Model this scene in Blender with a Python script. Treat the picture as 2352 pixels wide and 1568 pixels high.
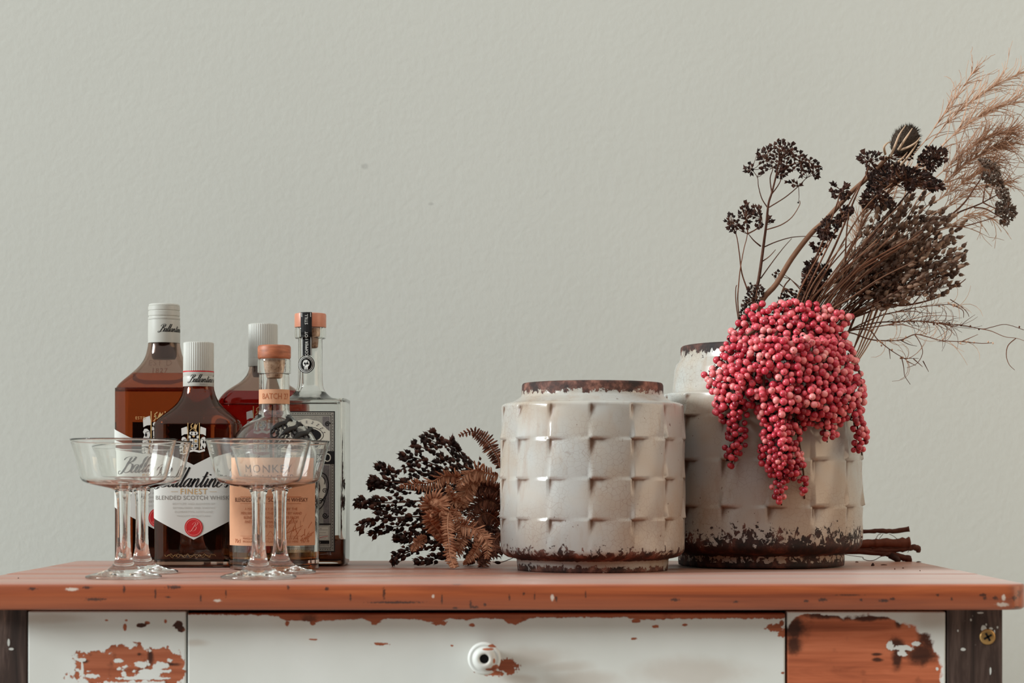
import bpy, bmesh, math, random
from mathutils import Vector, Matrix, noise as mnoise

for _o in list(bpy.data.objects):
    bpy.data.objects.remove(_o, do_unlink=True)
SC = bpy.context.scene
COL = SC.collection
random.seed(7)
PI = math.pi

# ------------------------------------------------------------------ camera
IW, IH, LENS = 2352.0, 1568.0, 70.0
F = IW * LENS / 36.0
CX, HY = 1176.0, 1103.0            # vanishing point of the photograph
TOP = 0.76                         # table top height
ZC = TOP + 0.1043                  # camera height
cam_d = bpy.data.cameras.new('camera')
cam_d.lens = LENS
cam_d.sensor_width = 36.0
cam_d.shift_y = (HY - IH / 2) / IW
cam_d.clip_start = 0.05
cam_d.dof.use_dof = True
cam_d.dof.focus_distance = 2.36
cam_d.dof.aperture_fstop = 6.3
cam = bpy.data.objects.new('camera', cam_d)
COL.objects.link(cam)
cam.location = (0, 0, ZC)
cam.rotation_euler = (PI / 2, 0, 0)
SC.camera = cam

# ------------------------------------------------------------------ world, lights, exposure
world = bpy.data.worlds.new('world')
SC.world = world
world.use_nodes = True
bg = world.node_tree.nodes['Background']
bg.inputs[0].default_value = (0.97, 0.975, 0.95, 1)
bg.inputs[1].default_value = 0.92


def area(name, loc, target, sx, sy, power, color):
    d = bpy.data.lights.new(name, 'AREA')
    d.shape = 'RECTANGLE'
    d.size, d.size_y = sx, sy
    d.energy = power
    d.color = color
    o = bpy.data.objects.new(name, d)
    COL.objects.link(o)
    o.location = loc
    o.rotation_euler = (Vector(target) - Vector(loc)).to_track_quat('-Z', 'Y').to_euler()
    return o


sun_d = bpy.data.lights.new('daylight', 'SUN')      # soft daylight from the left, a little in front
sun_d.energy = 2.9
sun_d.angle = math.radians(17)
sun_d.color = (0.92, 1.0, 1.02)
sun = bpy.data.objects.new('daylight', sun_d)
COL.objects.link(sun)
sun.rotation_euler = Vector((0.90, 0.28, -0.36)).to_track_quat('-Z', 'Y').to_euler()
area('room_light', (3.4, 1.5, 1.6), (0.2, 2.45, 0.95), 2.4, 2.0, 32.0, (1.0, 0.76, 0.52))

SC.view_settings.view_transform = 'Standard'
SC.view_settings.look = 'None'
SC.view_settings.exposure = 0.18
SC.view_settings.gamma = 1.0
SC.view_settings.use_curve_mapping = False
SC.cycles.max_bounces = 28
SC.cycles.transmission_bounces = 28
SC.cycles.glossy_bounces = 8
SC.cycles.diffuse_bounces = 4
SC.cycles.transparent_max_bounces = 16
SC.cycles.caustics_refractive = True
SC.cycles.caustics_reflective = False
SC.cycles.blur_glossy = 0.5
SC.cycles.sample_clamp_indirect = 6.0
SC.cycles.use_denoising = True


# ------------------------------------------------------------------ helpers
def S(r, g, b, a=1.0):
    def f(c):
        c /= 255.0
        return c / 12.92 if c <= 0.04045 else ((c + 0.055) / 1.055) ** 2.4
    return (f(r), f(g), f(b), a)


def P(px, py, Y):
    """a photograph pixel at distance Y -> world point"""
    return Vector(((px - CX) * Y / F, Y, ZC - (py - HY) * Y / F))


def thing(name, label, cat, loc=(0, 0, 0), group=None, rz=0.0):
    o = bpy.data.objects.new(name, None)
    o.empty_display_size = 0.02
    COL.objects.link(o)
    o.location = loc
    o.rotation_euler = (0, 0, rz)
    tag(o, label, cat, group)
    return o


def tag(o, label=None, cat=None, group=None, kind=None):
    if label: o['label'] = label
    if cat: o['category'] = cat
    if group: o['group'] = group
    if kind: o['kind'] = kind
    return o


class MB:
    """collects geometry, then links it as one mesh object"""
    def __init__(self):
        self.v, self.f = [], []

    def add(self, vs, fs):
        n = len(self.v)
        self.v.extend([tuple(p) for p in vs])
        self.f.extend([tuple(i + n for i in q) for q in fs])
        return self

    def box(self, x0, x1, y0, y1, z0, z1):
        v = [(x0, y0, z0), (x1, y0, z0), (x1, y1, z0), (x0, y1, z0), (x0, y0, z1), (x1, y0, z1), (x1, y1, z1), (x0, y1, z1)]
        return self.add(v, [(0, 3, 2, 1), (4, 5, 6, 7), (0, 1, 5, 4), (1, 2, 6, 5), (2, 3, 7, 6), (3, 0, 4, 7)])

    def tube(self, pts, rad, sides=5, cap=True):
        pts = [Vector(p) for p in pts]
        n = len(pts)
        if not hasattr(rad, '__len__'):
            rad = [rad] * n
        up = None
        vs, fs = [], []
        for i, p in enumerate(pts):
            t = (pts[min(i + 1, n - 1)] - pts[max(i - 1, 0)])
            if t.length < 1e-9: t = Vector((0, 0, 1))
            t.normalize()
            if up is None:
                up = t.orthogonal().normalized()
            else:
                up = up - t * up.dot(t)
                up = up.normalized() if up.length > 1e-6 else t.orthogonal().normalized()
            bi = t.cross(up)
            for k in range(sides):
                a = 2 * PI * k / sides
                vs.append(p + (up * math.cos(a) + bi * math.sin(a)) * rad[i])
        for i in range(n - 1):
            for k in range(sides):
                k2 = (k + 1) % sides
                fs.append((i * sides + k, i * sides + k2, (i + 1) * sides + k2, (i + 1) * sides + k))
        if cap:
            fs.append(tuple(range(sides - 1, -1, -1)))
            fs.append(tuple((n - 1) * sides + k for k in range(sides)))
        return self.add(vs, fs)

    def rings(self, rings, close_start=True, close_end=True):
        """list of equal-length closed rings of points"""
        m = len(rings[0])
        vs = [p for r in rings for p in r]
        fs = []
        for i in range(len(rings) - 1):
            for k in range(m):
                k2 = (k + 1) % m
                fs.append((i * m + k, i * m + k2, (i + 1) * m + k2, (i + 1) * m + k))
        if close_start: fs.append(tuple(range(m - 1, -1, -1)))
        if close_end: fs.append(tuple((len(rings) - 1) * m + k for k in range(m)))
        return self.add(vs, fs)

    def build(self, name, mat, parent=None, smooth=True, loc=None, mw=None):
        me = bpy.data.meshes.new(name)
        me.from_pydata(self.v, [], self.f)
        if mat: me.materials.append(mat)
        me.polygons.foreach_set('use_smooth', [smooth] * len(me.polygons))
        me.update()
        o = bpy.data.objects.new(name, me)
        COL.objects.link(o)
        if parent is not None: o.parent = parent
        if loc is not None: o.location = loc
        return o


def sharp(o, deg=40):
    me = o.data
    bm = bmesh.new(); bm.from_mesh(me)
    for e in bm.edges:
        if len(e.link_faces) == 2 and e.calc_face_angle(0) > math.radians(deg):
            e.smooth = False
    bm.to_mesh(me); bm.free()
    return o


def bevel(o, w, seg=2):
    m = o.modifiers.new('bevel', 'BEVEL')
    m.width = w; m.segments = seg; m.limit_method = 'ANGLE'; m.angle_limit = math.radians(50)
    return o


def cr(pts, n=6):
    """Catmull-Rom through pts"""
    pts = [Vector(p) for p in pts]
    if len(pts) < 3:
        return [pts[0].lerp(pts[-1], i / n) for i in range(n + 1)]
    out = []
    for i in range(len(pts) - 1):
        p0 = pts[max(i - 1, 0)]; p1 = pts[i]; p2 = pts[i + 1]; p3 = pts[min(i + 2, len(pts) - 1)]
        for k in range(n):
            t = k / n
            out.append(0.5 * ((2 * p1) + (p2 - p0) * t + (2 * p0 - 5 * p1 + 4 * p2 - p3) * t * t + (3 * p1 - p0 - 3 * p2 + p3) * t ** 3))
    out.append(pts[-1])
    return out


def lerp(a, b, t): return a + (b - a) * t


def interp(tab, x):
    """piecewise linear table lookup, tab = [(x, v), ...] ascending"""
    if x <= tab[0][0]: return tab[0][1]
    for (x0, v0), (x1, v1) in zip(tab, tab[1:]):
        if x <= x1: return lerp(v0, v1, (x - x0) / (x1 - x0) if x1 > x0 else 1)
    return tab[-1][1]


# ------------------------------------------------------------------ material helpers
class NT:
    def __init__(self, name):
        self.m = bpy.data.materials.new(name)
        self.m.use_nodes = True
        self.t = self.m.node_tree
        self.bsdf = self.t.nodes['Principled BSDF']
        self.out = self.t.nodes['Material Output']

    def n(self, typ, ins=None, **kw):
        x = self.t.nodes.new(typ)
        for k, v in kw.items(): setattr(x, k, v)
        if ins:
            for k, v in ins.items():
                if isinstance(v, bpy.types.NodeSocket): self.t.links.new(v, x.inputs[k])
                else: x.inputs[k].default_value = v
        return x

    def math(self, op, a, b=0.0, c=0.0, clamp=False):
        x = self.n('ShaderNodeMath', {0: a, 1: b, 2: c}, operation=op)
        x.use_clamp = clamp
        return x.outputs[0]

    def mix(self, fac, a, b, blend='MIX'):
        x = self.n('ShaderNodeMix', data_type='RGBA', blend_type=blend)
        for s, v in ((x.inputs[0], fac), (x.inputs[6], a), (x.inputs[7], b)):
            if isinstance(v, bpy.types.NodeSocket): self.t.links.new(v, s)
            else: s.default_value = v
        return x.outputs[2]

    def smooth(self, v, lo, hi, a=0.0, b=1.0):
        x = self.n('ShaderNodeMapRange', {'Value': v, 'From Min': lo, 'From Max': hi, 'To Min': a, 'To Max': b}, interpolation_type='SMOOTHSTEP')
        return x.outputs[0]

    def obj(self): return self.n('ShaderNodeTexCoord').outputs['Object']

    def scale(self, v, s):
        return self.n('ShaderNodeVectorMath', {0: v, 1: s}, operation='MULTIPLY').outputs[0]

    def noise(self, v, scale, detail=3.0, rough=0.55, dist=0.0):
        x = self.n('ShaderNodeTexNoise', {'Vector': v, 'Scale': scale, 'Detail': detail, 'Roughness': rough, 'Distortion': dist})
        return x.outputs['Fac']

    def ramp(self, fac, stops, interp='LINEAR'):
        x = self.n('ShaderNodeValToRGB', {'Fac': fac})
        e = x.color_ramp
        e.interpolation = interp
        while len(e.elements) < len(stops): e.elements.new(0.5)
        for el, (p, c) in zip(e.elements, stops):
            el.position = p
            el.color = c if hasattr(c, '__len__') else (c, c, c, 1)
        return x.outputs['Color']

    def xyz(self, v):
        return self.n('ShaderNodeSeparateXYZ', {0: v}).outputs

    def set(self, **kw):
        for k, v in kw.items():
            s = self.bsdf.inputs[k.replace('_', ' ')]
            if isinstance(v, bpy.types.NodeSocket): self.t.links.new(v, s)
            else: s.default_value = v
        return self

    def bump(self, h, strength=0.3, dist=0.001):
        x = self.n('ShaderNodeBump', {'Height': h, 'Strength': strength, 'Distance': dist})
        self.t.links.new(x.outputs[0], self.bsdf.inputs['Normal'])

    def blobs(self, co, lst, amp, nscale, edge=0.12, det=4.0):
        """0..1 mask: ragged patches, lst = (x, z, rx, rz) in object space"""
        d = None
        for (x, z, rx, rz) in lst:
            q = self.n('ShaderNodeVectorMath', {0: co, 1: (1 / rx, 0, 1 / rz), 2: (-x / rx, 0, -z / rz)}, operation='MULTIPLY_ADD').outputs[0]
            l = self.n('ShaderNodeVectorMath', {0: q}, operation='LENGTH').outputs['Value']
            d = l if d is None else self.math('MINIMUM', d, l)
        nz = self.noise(co, nscale, det, 0.62)
        d2 = self.math('MULTIPLY_ADD', self.math('SUBTRACT', nz, 0.5), amp, d)
        return self.smooth(d2, 1.0 - edge, 1.0 + edge, 1.0, 0.0)


def plain(name, col, rough=0.6, spec=0.4, var=0.0, metal=0.0, vscale=120.0):
    t = NT(name)
    c = col
    if var > 0:
        nz = t.noise(t.obj(), vscale, 3.0)
        c = t.ramp(nz, [(0.3, tuple(x * (1 - var) for x in col[:3]) + (1,)), (0.7, tuple(min(1, x * (1 + var)) for x in col[:3]) + (1,))])
    t.set(Base_Color=c, Roughness=rough, Specular_IOR_Level=spec, Metallic=metal)
    return t.m


def glassy(name, col, ior=1.5, rough=0.0):
    t = NT(name)
    g = t.n('ShaderNodeBsdfGlass', {'Color': col, 'Roughness': rough, 'IOR': ior})
    t.t.links.new(g.outputs[0], t.out.inputs['Surface'])
    return t.m


def plant(name, c0, c1, rough=0.75, c2=None):
    """dry plant matter: every object of it gets its own tone, with a little grain"""
    t = NT(name)
    r = t.n('ShaderNodeObjectInfo').outputs['Random']
    nz = t.noise(t.obj(), 220.0, 2.0)
    f = t.math('ADD', t.math('MULTIPLY', r, 0.6), t.math('MULTIPLY', nz, 0.45), clamp=True)
    stops = [(0.15, c0), (0.85, c1)] if c2 is None else [(0.1, c0), (0.55, c1), (0.95, c2)]
    t.set(Base_Color=t.ramp(f, stops), Roughness=rough, Specular_IOR_Level=0.25)
    return t.m


M = {}


def wall_mat():
    t = NT('plaster')
    co = t.obj()
    n1 = t.noise(co, 90.0, 4.0, 0.6)
    n2 = t.noise(co, 2.2, 2.0)
    c = t.ramp(n2, [(0.3, S(197, 198, 191)), (0.7, S(200, 201, 194))])
    nick = t.blobs(co, [((838 - CX) * 2.9 / F, ZC - (382 - HY) * 2.9 / F, .005, .004), ((990 - CX) * 2.9 / F, ZC - (468 - HY) * 2.9 / F, .004, .002)], 1.2, 300.0, 0.3)
    c = t.mix(t.math('MULTIPLY', nick, 0.5), c, S(165, 165, 160))
    t.set(Base_Color=c, Roughness=0.85, Specular_IOR_Level=0.2)
    t.bump(n1, 0.25, 0.002)
    return t.m


def wood_nodes(t, co, stops, sx=3.0, sz=70.0, dist=1.5):
    q = t.scale(co, (sx, sz, sz))
    n1 = t.noise(q, 1.0, 5.0, 0.6, dist)
    n2 = t.noise(t.scale(co, (8.0, 260.0, 260.0)), 1.0, 3.0, 0.6)
    f = t.math('ADD', t.math('MULTIPLY', n1, 0.75), t.math('MULTIPLY', n2, 0.25))
    return t.ramp(f, stops), f


def tabletop_mat():
    t = NT('oiled_pine')
    co = t.obj()
    col, f = wood_nodes(t, co, [(0.30, S(112, 50, 26)), (0.48, S(154, 75, 38)), (0.62, S(172, 88, 46)), (0.78, S(186, 106, 62))], 2.2, 60.0, 1.2)
    Yf = 2.0
    def b(px, py, rx, ry): return ((px - CX) * Yf / F, ZC - (py - HY) * Yf / F, rx * Yf / F, ry * Yf / F)
    dents = [b(75, 1352, 9, 3), (b(200, 1349, 9, 3)), b(285, 1353, 3, 8), b(400, 1348, 16, 4), b(218, 1376, 22, 3), b(357, 1362, 2, 12), b(385, 1371, 6, 2), b(461, 1374, 2, 10),
             b(519, 1362, 1.5, 9), b(662, 1349, 3, 4), b(751, 1352, 4, 4), b(882, 1362, 3, 12), b(910, 1383, 55, 2.5), b(1015, 1376, 2, 10), b(1081, 1388, 2.5, 10), b(1090, 1394, 9, 3),
             b(1114, 1388, 3, 4), b(1203, 1363, 3, 3), b(1278, 1375, 3, 6), b(1046, 1396, 7, 2), b(1170, 1372, 2, 7), b(1228, 1368, 1.5, 8), b(1550, 1377, 9, 3.5), b(1852, 1380, 6, 3), b(1890, 1377, 10, 4),
             b(1690, 1382, 5, 2.5), b(1978, 1377, 3, 3), b(2030, 1379, 11, 3.5), b(2050, 1375, 5, 3), b(2154, 1366, 3, 3), b(2186, 1376, 2.5, 3.5), b(2258, 1366, 7, 4), b(2262, 1373, 4, 4), b(2286, 1373, 6, 4),
             b(2345, 1363, 7, 9), b(2331, 1373, 6, 5), b(2342, 1396, 12, 4), b(1050, 1340, 10, 3), b(805, 1372, 2, 8), b(1345, 1365, 1.5, 8), b(1950, 1366, 28, 1.5)]
    m = t.blobs(co, dents, 3.4, 520.0, 0.35)
    ys = t.xyz(co)
    front = t.smooth(ys['Y'], 0.0, 0.012, 1.0, 0.0)
    m = t.math('MULTIPLY', t.math('MULTIPLY', m, front), 0.85)
    col = t.mix(m, col, S(44, 22, 15))
    white = t.blobs(co, [b(165, 1353, 14, 3.5), b(2302, 1388, 14, 4.5), b(500, 1379, 8, 3), b(995, 1369, 3, 4), b(1268, 1372, 4, 7), b(2305, 1372, 4, 7)], 1.8, 400.0, 0.3)
    col = t.mix(t.math('MULTIPLY', t.math('MULTIPLY', white, front), 0.85), col, S(214, 200, 186))
    # long dark grain lines and stains on the upper face
    n3 = t.noise(t.scale(co, (1.3, 26.0, 1.0)), 1.0, 4.0, 0.7)
    col = t.mix(t.smooth(n3, 0.56, 0.72, 0.0, 0.45), col, S(120, 62, 40))
    t.set(Base_Color=col, Roughness=0.42, Specular_IOR_Level=0.5, Coat_Weight=0.25, Coat_Roughness=0.2, Sheen_Weight=0.24, Sheen_Roughness=0.45, Sheen_Tint=(0.97, 1.0, 0.95, 1))
    t.bump(f, 0.04, 0.0004)
    return t.m


def paint_mat(name, chips, tints, amp=0.9, nscale=55.0, band=None, dark_amt=1.0, grain=(3.0, 45.0), left=None, burns=None, tone=1.0):
    """white paint with bare wood showing through where it has flaked; band = z under which the top edge stays painted"""
    t = NT(name)
    co = t.obj()
    wood, f = wood_nodes(t, co, [(0.30, S(100 * tone, 46 * tone, 28 * tone)), (0.5, S(164 * tone, 90 * tone, 60 * tone)), (0.66, S(186 * tone, 110 * tone, 78 * tone)), (0.8, S(200 * tone, 128 * tone, 96 * tone))], grain[0], grain[1], 1.0)
    n2 = t.noise(co, 9.0, 3.0)
    paint = t.ramp(n2, [(0.35, S(216, 217, 211)), (0.6, S(223, 224, 219)), (0.75, S(220, 216, 206))])
    st = t.blobs(co, tints, 1.3, 22.0, 0.6) if tints else None
    if st is not None: paint = t.mix(t.math('MULTIPLY', st, 0.30), paint, S(160, 128, 100))
    m = t.blobs(co, chips, amp, nscale, 0.05) if chips else None
    if band is not None:        # (x0, x1, [(x 0..1, depth 0..1)], z of the top edge, full depth)
        q = t.xyz(co)
        u = t.n('ShaderNodeMapRange', {'Value': q['X'], 'From Min': band[0], 'From Max': band[1]}).outputs[0]
        dep = t.n('ShaderNodeRGBToBW', {0: t.ramp(u, [(p, (v, v, v, 1)) for p, v in band[2]])}).outputs[0]
        x1 = t.noise(co, 240.0, 4.0, 0.65)
        dep = t.math('ADD', dep, t.math('MULTIPLY', t.math('SUBTRACT', x1, 0.5), 0.42))
        lim = t.math('MULTIPLY_ADD', dep, -band[4], band[3])
        bm_ = t.smooth(t.math('SUBTRACT', q['Z'], lim), -0.0003, 0.0003)
        m = bm_ if m is None else t.math('MAXIMUM', m, bm_)
    # dark, burnt-looking rims of the flaked patches
    n5 = t.noise(co, 60.0, 3.0)
    wood = t.mix(t.smooth(n5, 0.58, 0.74, 0.0, 0.6 * dark_amt), wood, S(48, 26, 18))
    if burns: wood = t.mix(t.math('MULTIPLY', t.blobs(co, burns, 2.2, 70.0, 0.55), 0.88), wood, S(30, 17, 13))
    if left: m = t.math('MULTIPLY', m, t.math('SUBTRACT', 1.0, t.blobs(co, left, 2.2, 190.0, 0.08)))
    col = t.mix(m, paint, wood) if m is not None else paint
    t.set(Base_Color=col, Roughness=0.5, Specular_IOR_Level=0.35)
    h = t.math('SUBTRACT', 1.0, m) if m is not None else n2
    t.bump(t.math('ADD', h, t.math('MULTIPLY', f, 0.12)), 0.5, 0.0009)
    return t.m


def leg_mat():
    t = NT('worn_dark_wood')
    co = t.obj()
    q = t.scale(co, (70.0, 70.0, 5.0))
    n1 = t.noise(q, 1.0, 5.0, 0.65, 0.8)
    col = t.ramp(n1, [(0.3, S(34, 24, 20)), (0.5, S(62, 46, 40)), (0.62, S(92, 74, 66)), (0.74, S(140, 108, 92))])
    n2 = t.noise(t.scale(co, (160.0, 160.0, 60.0)), 1.0, 4.0, 0.7)
    col = t.mix(t.smooth(n2, 0.70, 0.74, 0, 0.8), col, S(200, 192, 182))
    t.set(Base_Color=col, Roughness=0.5, Specular_IOR_Level=0.4)
    t.bump(n1, 0.2, 0.001)
    return t.m


def ceramic_mat(name, bands, crack=1.0, tan=(0.42, 0.7), clay_c=((28, 17, 14), (58, 34, 28), (112, 68, 54))):
    """white crackle glaze worn through to dark terracotta; bands = (z, wear) table"""
    t = NT(name)
    co = t.obj()
    z = t.xyz(co)['Z']
    H = bands[-1][0]
    w = t.ramp(t.math('DIVIDE', z, H), [(p / H, v) for p, v in bands])
    w = t.n('ShaderNodeRGBToBW', {0: w}).outputs[0]
    n1 = t.noise(t.scale(co, (1.0, 1.0, 0.85)), 140.0, 6.0, 0.68, 0.6)
    n0 = t.noise(co, 18.0, 2.0)
    f = t.math('ADD', t.math('MULTIPLY', n1, 0.85), t.math('MULTIPLY', n0, 0.15))
    # bare clay where the wear beats the noise
    m = t.smooth(t.math('SUBTRACT', w, f), -0.008, 0.012)
    clay_n = t.noise(co, 40.0, 4.0, 0.7)
    clay = t.ramp(clay_n, [(0.40, S(*clay_c[0])), (0.53, S(*clay_c[1])), (0.68, S(*clay_c[2]))])
    n2 = t.noise(co, 10.0, 3.0, 0.6)
    glaze = t.ramp(n2, [(tan[0], S(178, 178, 173)), (tan[1], S(176, 162, 145))])
    n9 = t.noise(t.scale(co, (1.0, 1.0, 0.25)), 60.0, 4.0, 0.6)
    glaze = t.mix(t.smooth(n9, 0.52, 0.7, 0.0, 0.35), glaze, S(160, 136, 114))
    # fine crackle
    vz = t.n('ShaderNodeTexVoronoi', {'Vector': co, 'Scale': 165.0}, feature='DISTANCE_TO_EDGE').outputs['Distance']
    ck = t.smooth(vz, 0.0, 0.05, 1.0, 0.0)
    cf = t.smooth(t.noise(co, 14.0, 2.0), 0.38, 0.62)
    glaze = t.mix(t.math('MULTIPLY', t.math('MULTIPLY', ck, cf), 0.32 * crack), glaze, S(120, 92, 74))
    sp = t.smooth(t.noise(co, 160.0, 2.0), 0.735, 0.76)
    glaze = t.mix(t.math('MULTIPLY', sp, 0.7), glaze, S(96, 66, 52))
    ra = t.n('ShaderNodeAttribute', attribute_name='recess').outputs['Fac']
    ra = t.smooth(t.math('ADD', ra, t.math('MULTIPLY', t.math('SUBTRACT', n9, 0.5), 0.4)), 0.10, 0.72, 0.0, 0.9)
    glaze = t.mix(ra, glaze, S(104, 76, 58))  # brown patina and the shade of the tile steps, painted into the glaze
    col = t.mix(m, glaze, clay)
    t.set(Base_Color=col, Roughness=t.mix(m, (0.21, 0.21, 0.21, 1), (0.75, 0.75, 0.75, 1)), Specular_IOR_Level=0.5)
    h = t.math('ADD', t.math('MULTIPLY', m, -1.0), t.math('MULTIPLY', n2, 0.5))
    t.bump(h, 0.5, 0.001)
    return t.m


M['wall'] = wall_mat()
M['top'] = tabletop_mat()
M['leg'] = leg_mat()
M['dark'] = plain('dark_wood', S(40, 26, 20), 0.8, 0.2, 0.3)
M['clear'] = glassy('clear_glass', (0.985, 0.988, 0.98, 1), 1.48)
M['clear2'] = glassy('clear_bottle_glass', (0.97, 0.975, 0.965, 1), 1.48)
M['brown'] = glassy('brown_glass', (0.76, 0.67, 0.62, 1), 1.5)
M['whisky'] = glassy('whisky', (0.98, 0.53, 0.29, 1), 1.36)
M['ruby'] = glassy('ruby_spirit', (0.80, 0.12, 0.10, 1), 1.36)
M['amber'] = glassy('amber_spirit', (0.93, 0.70, 0.42, 1), 1.36)
M['rum'] = glassy('dark_spirit', (0.22, 0.09, 0.045, 1), 1.36)
M['cap'] = plain('cream_cap', S(184, 183, 175), 0.38, 0.4)
M['paper'] = plain('white_label_paper', S(200, 201, 195), 0.65, 0.3)
M['black'] = plain('black_ink', S(24, 22, 22), 0.6, 0.2)
M['grey_ink'] = plain('grey_ink', S(140, 138, 132), 0.6, 0.2)
M['pale_ink'] = plain('pale_ink', S(186, 185, 178), 0.6, 0.2)
M['gold'] = plain('gold_ink', S(196, 160, 106), 0.45, 0.4)
M['red'] = plain('red_foil', S(196, 40, 44), 0.4, 0.4)
M['red_hi'] = plain('pale_red_foil', S(232, 140, 134), 0.4, 0.4)
M['white'] = plain('white_ink', S(214, 212, 205), 0.6, 0.2)
M['copper'] = plain('copper_cap', S(196, 128, 100), 0.35, 0.5, 0.08)
M['orange'] = plain('tan_label_paper', S(204, 152, 118), 0.7, 0.25, 0.05, vscale=60.0)
M['orange_ink'] = plain('brown_ink', S(92, 46, 26), 0.7, 0.2)
M['orange_fade'] = plain('faded_brown_ink', S(176, 104, 68), 0.7, 0.2)
M['bill'] = plain('grey_engraved_paper', S(138, 134, 124), 0.7, 0.25, 0.16, vscale=700.0)
M['bill_lt'] = plain('pale_engraved_paper', S(196, 190, 174), 0.7, 0.25)
M['bill_mid'] = plain('shaded_engraved_paper', S(104, 98, 96), 0.7, 0.25, 0.25, vscale=900.0)
M['bill_or'] = plain('orange_print', S(196, 92, 54), 0.7, 0.25, 0.2, vscale=600.0)
M['back_label'] = plain('shaded_back_label', S(40, 34, 30), 0.7, 0.2)  # pale paper made dark: its unlit, amber-filtered look is put into the colour
M['bronze'] = plain('dark_bronze', S(24, 19, 16), 0.55, 0.3, 0.35, 0.0, 160.0)
M['brass'] = plain('brass_screw', S(176, 138, 84), 0.35, 0.5, 0.1, 0.6)


def stopper_wood():
    t = NT('turned_wood')
    co = t.obj()
    n1 = t.noise(t.scale(co, (60.0, 60.0, 300.0)), 1.0, 4.0, 0.6)
    t.set(Base_Color=t.ramp(n1, [(0.3, S(132, 72, 44)), (0.55, S(172, 100, 66)), (0.75, S(190, 120, 84))]), Roughness=0.5)
    return t.m


def cork_mat():
    t = NT('cork')
    co = t.obj()
    n1 = t.noise(co, 180.0, 4.0, 0.7)
    t.set(Base_Color=t.ramp(n1, [(0.34, S(132, 92, 70)), (0.5, S(196, 156, 128)), (0.7, S(216, 184, 160))]), Roughness=0.85)
    t.bump(n1, 0.4, 0.001)
    return t.m


M['stopper'] = stopper_wood()
M['cork'] = cork_mat()


def berry_mat():
    t = NT('pink_pepper_berry')
    r = t.n('ShaderNodeObjectInfo').outputs['Random']
    co = t.obj()
    nz = t.noise(co, 160.0, 2.0)
    f = t.math('ADD', t.math('MULTIPLY', r, 0.75), t.math('MULTIPLY', nz, 0.25))
    col = t.ramp(f, [(0.08, S(172, 38, 54)), (0.35, S(206, 62, 80)), (0.62, S(224, 96, 106)), (0.9, S(236, 152, 148))])
    # the small dry scar at the tip of each berry
    z = t.xyz(co)['Z']
    col = t.mix(t.smooth(z, -0.93, -0.97, 0.0, 0.8), col, S(110, 40, 40))
    t.set(Base_Color=col, Roughness=0.30, Specular_IOR_Level=0.6)
    return t.m


M['berry'] = berry_mat()
M['berry_stem'] = plant('berry_stem', S(50, 32, 26), S(92, 60, 44))
M['shade_shard'] = plant('dark_shade_shard', S(22, 15, 12), S(40, 26, 20))  # near-black tone standing for the shade inside the berry bunch
M['twig'] = plant('twig_bark', S(44, 26, 20), S(92, 54, 38))
M['twig_cut'] = plant('red_brown_bark', S(56, 30, 22), S(112, 58, 38))
M['stalk'] = plant('brown_stalk', S(72, 42, 30), S(126, 84, 62))
M['pale_stalk'] = plant('pale_stalk', S(104, 72, 54), S(140, 102, 78))
M['floret'] = plant('dark_floret', S(24, 15, 12), S(48, 29, 23), 0.8, S(88, 54, 42))
M['floret2'] = plant('grey_brown_floret', S(62, 48, 40), S(96, 78, 66), 0.8, S(126, 104, 90))
M['pod'] = plant('grey_brown_pod', S(50, 34, 26), S(108, 82, 66), 0.55, S(166, 134, 110))
M['dark_pod'] = plant('dark_seed_pod', S(26, 16, 13), S(52, 30, 23), 0.75, S(108, 64, 48))
M['fern'] = plant('dry_fern', S(132, 78, 54), S(184, 126, 94), 0.75, S(208, 156, 124))
M['fern_dark'] = plant('dark_dry_fern', S(66, 36, 26), S(110, 64, 46), 0.75, S(146, 92, 68))
M['tan'] = plant('tan_grass', S(166, 124, 98), S(198, 156, 128), 0.7, S(218, 186, 160))
M['teasel'] = plant('teasel_head', S(44, 34, 27), S(70, 56, 44))
M['bract'] = plant('pale_bract', S(176, 146, 120), S(196, 168, 142))

# ------------------------------------------------------------------ setting
WALL_Y = 2.9
o = MB().box(-3.2, 3.6, WALL_Y, WALL_Y + 0.1, 0.0, 2.7).build('wall_back', M['wall'], smooth=False)
tag(o, 'plain pale grey plaster wall behind the desk', kind='structure')


def floor_mat():
    t = NT('floor_boards')
    col, f = wood_nodes(t, t.obj(), [(0.3, S(172, 168, 162)), (0.7, S(200, 196, 190))], 1.2, 12.0)
    t.set(Base_Color=col, Roughness=0.5)
    return t.m


for nm, q, c in (('unseen_wall_front', (-3.2, 3.7, -1.4, -1.3, 0, 2.7), S(70, 62, 56)), ('unseen_wall_right', (3.6, 3.7, -1.3, WALL_Y, 0, 2.7), S(120, 110, 100))):  # unseen dark walls, added to deepen reflections and refractions in the glass
    o = MB().box(*q).build(nm, plain(nm + '_paint', c, 0.85, 0.2), smooth=False)
    tag(o, 'plain brown-grey wall added outside the view, behind the camera' if nm == 'unseen_wall_front' else 'plain warm grey wall added outside the view, at the right', kind='structure')
FB = floor_mat()
o = MB().box(-3.2, 3.6, -1.2, WALL_Y, -0.05, 0.0).build('floor', FB, smooth=False)
tag(o, 'pale boarded floor under the desk', kind='structure')

# ------------------------------------------------------------------ the desk
YF = 2.0                      # front edge of the top
YP = 2.032                    # faces of the drawer front and the side panels
desk = thing('wooden_desk', 'old desk with an orange-brown plank top and flaking white painted drawer front', 'desk', (0, YF, 0))


def dx(px, Y=YP): return (px - CX) * Y / F
def dz(py, Y=YP): return ZC - (py - HY) * Y / F


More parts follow.
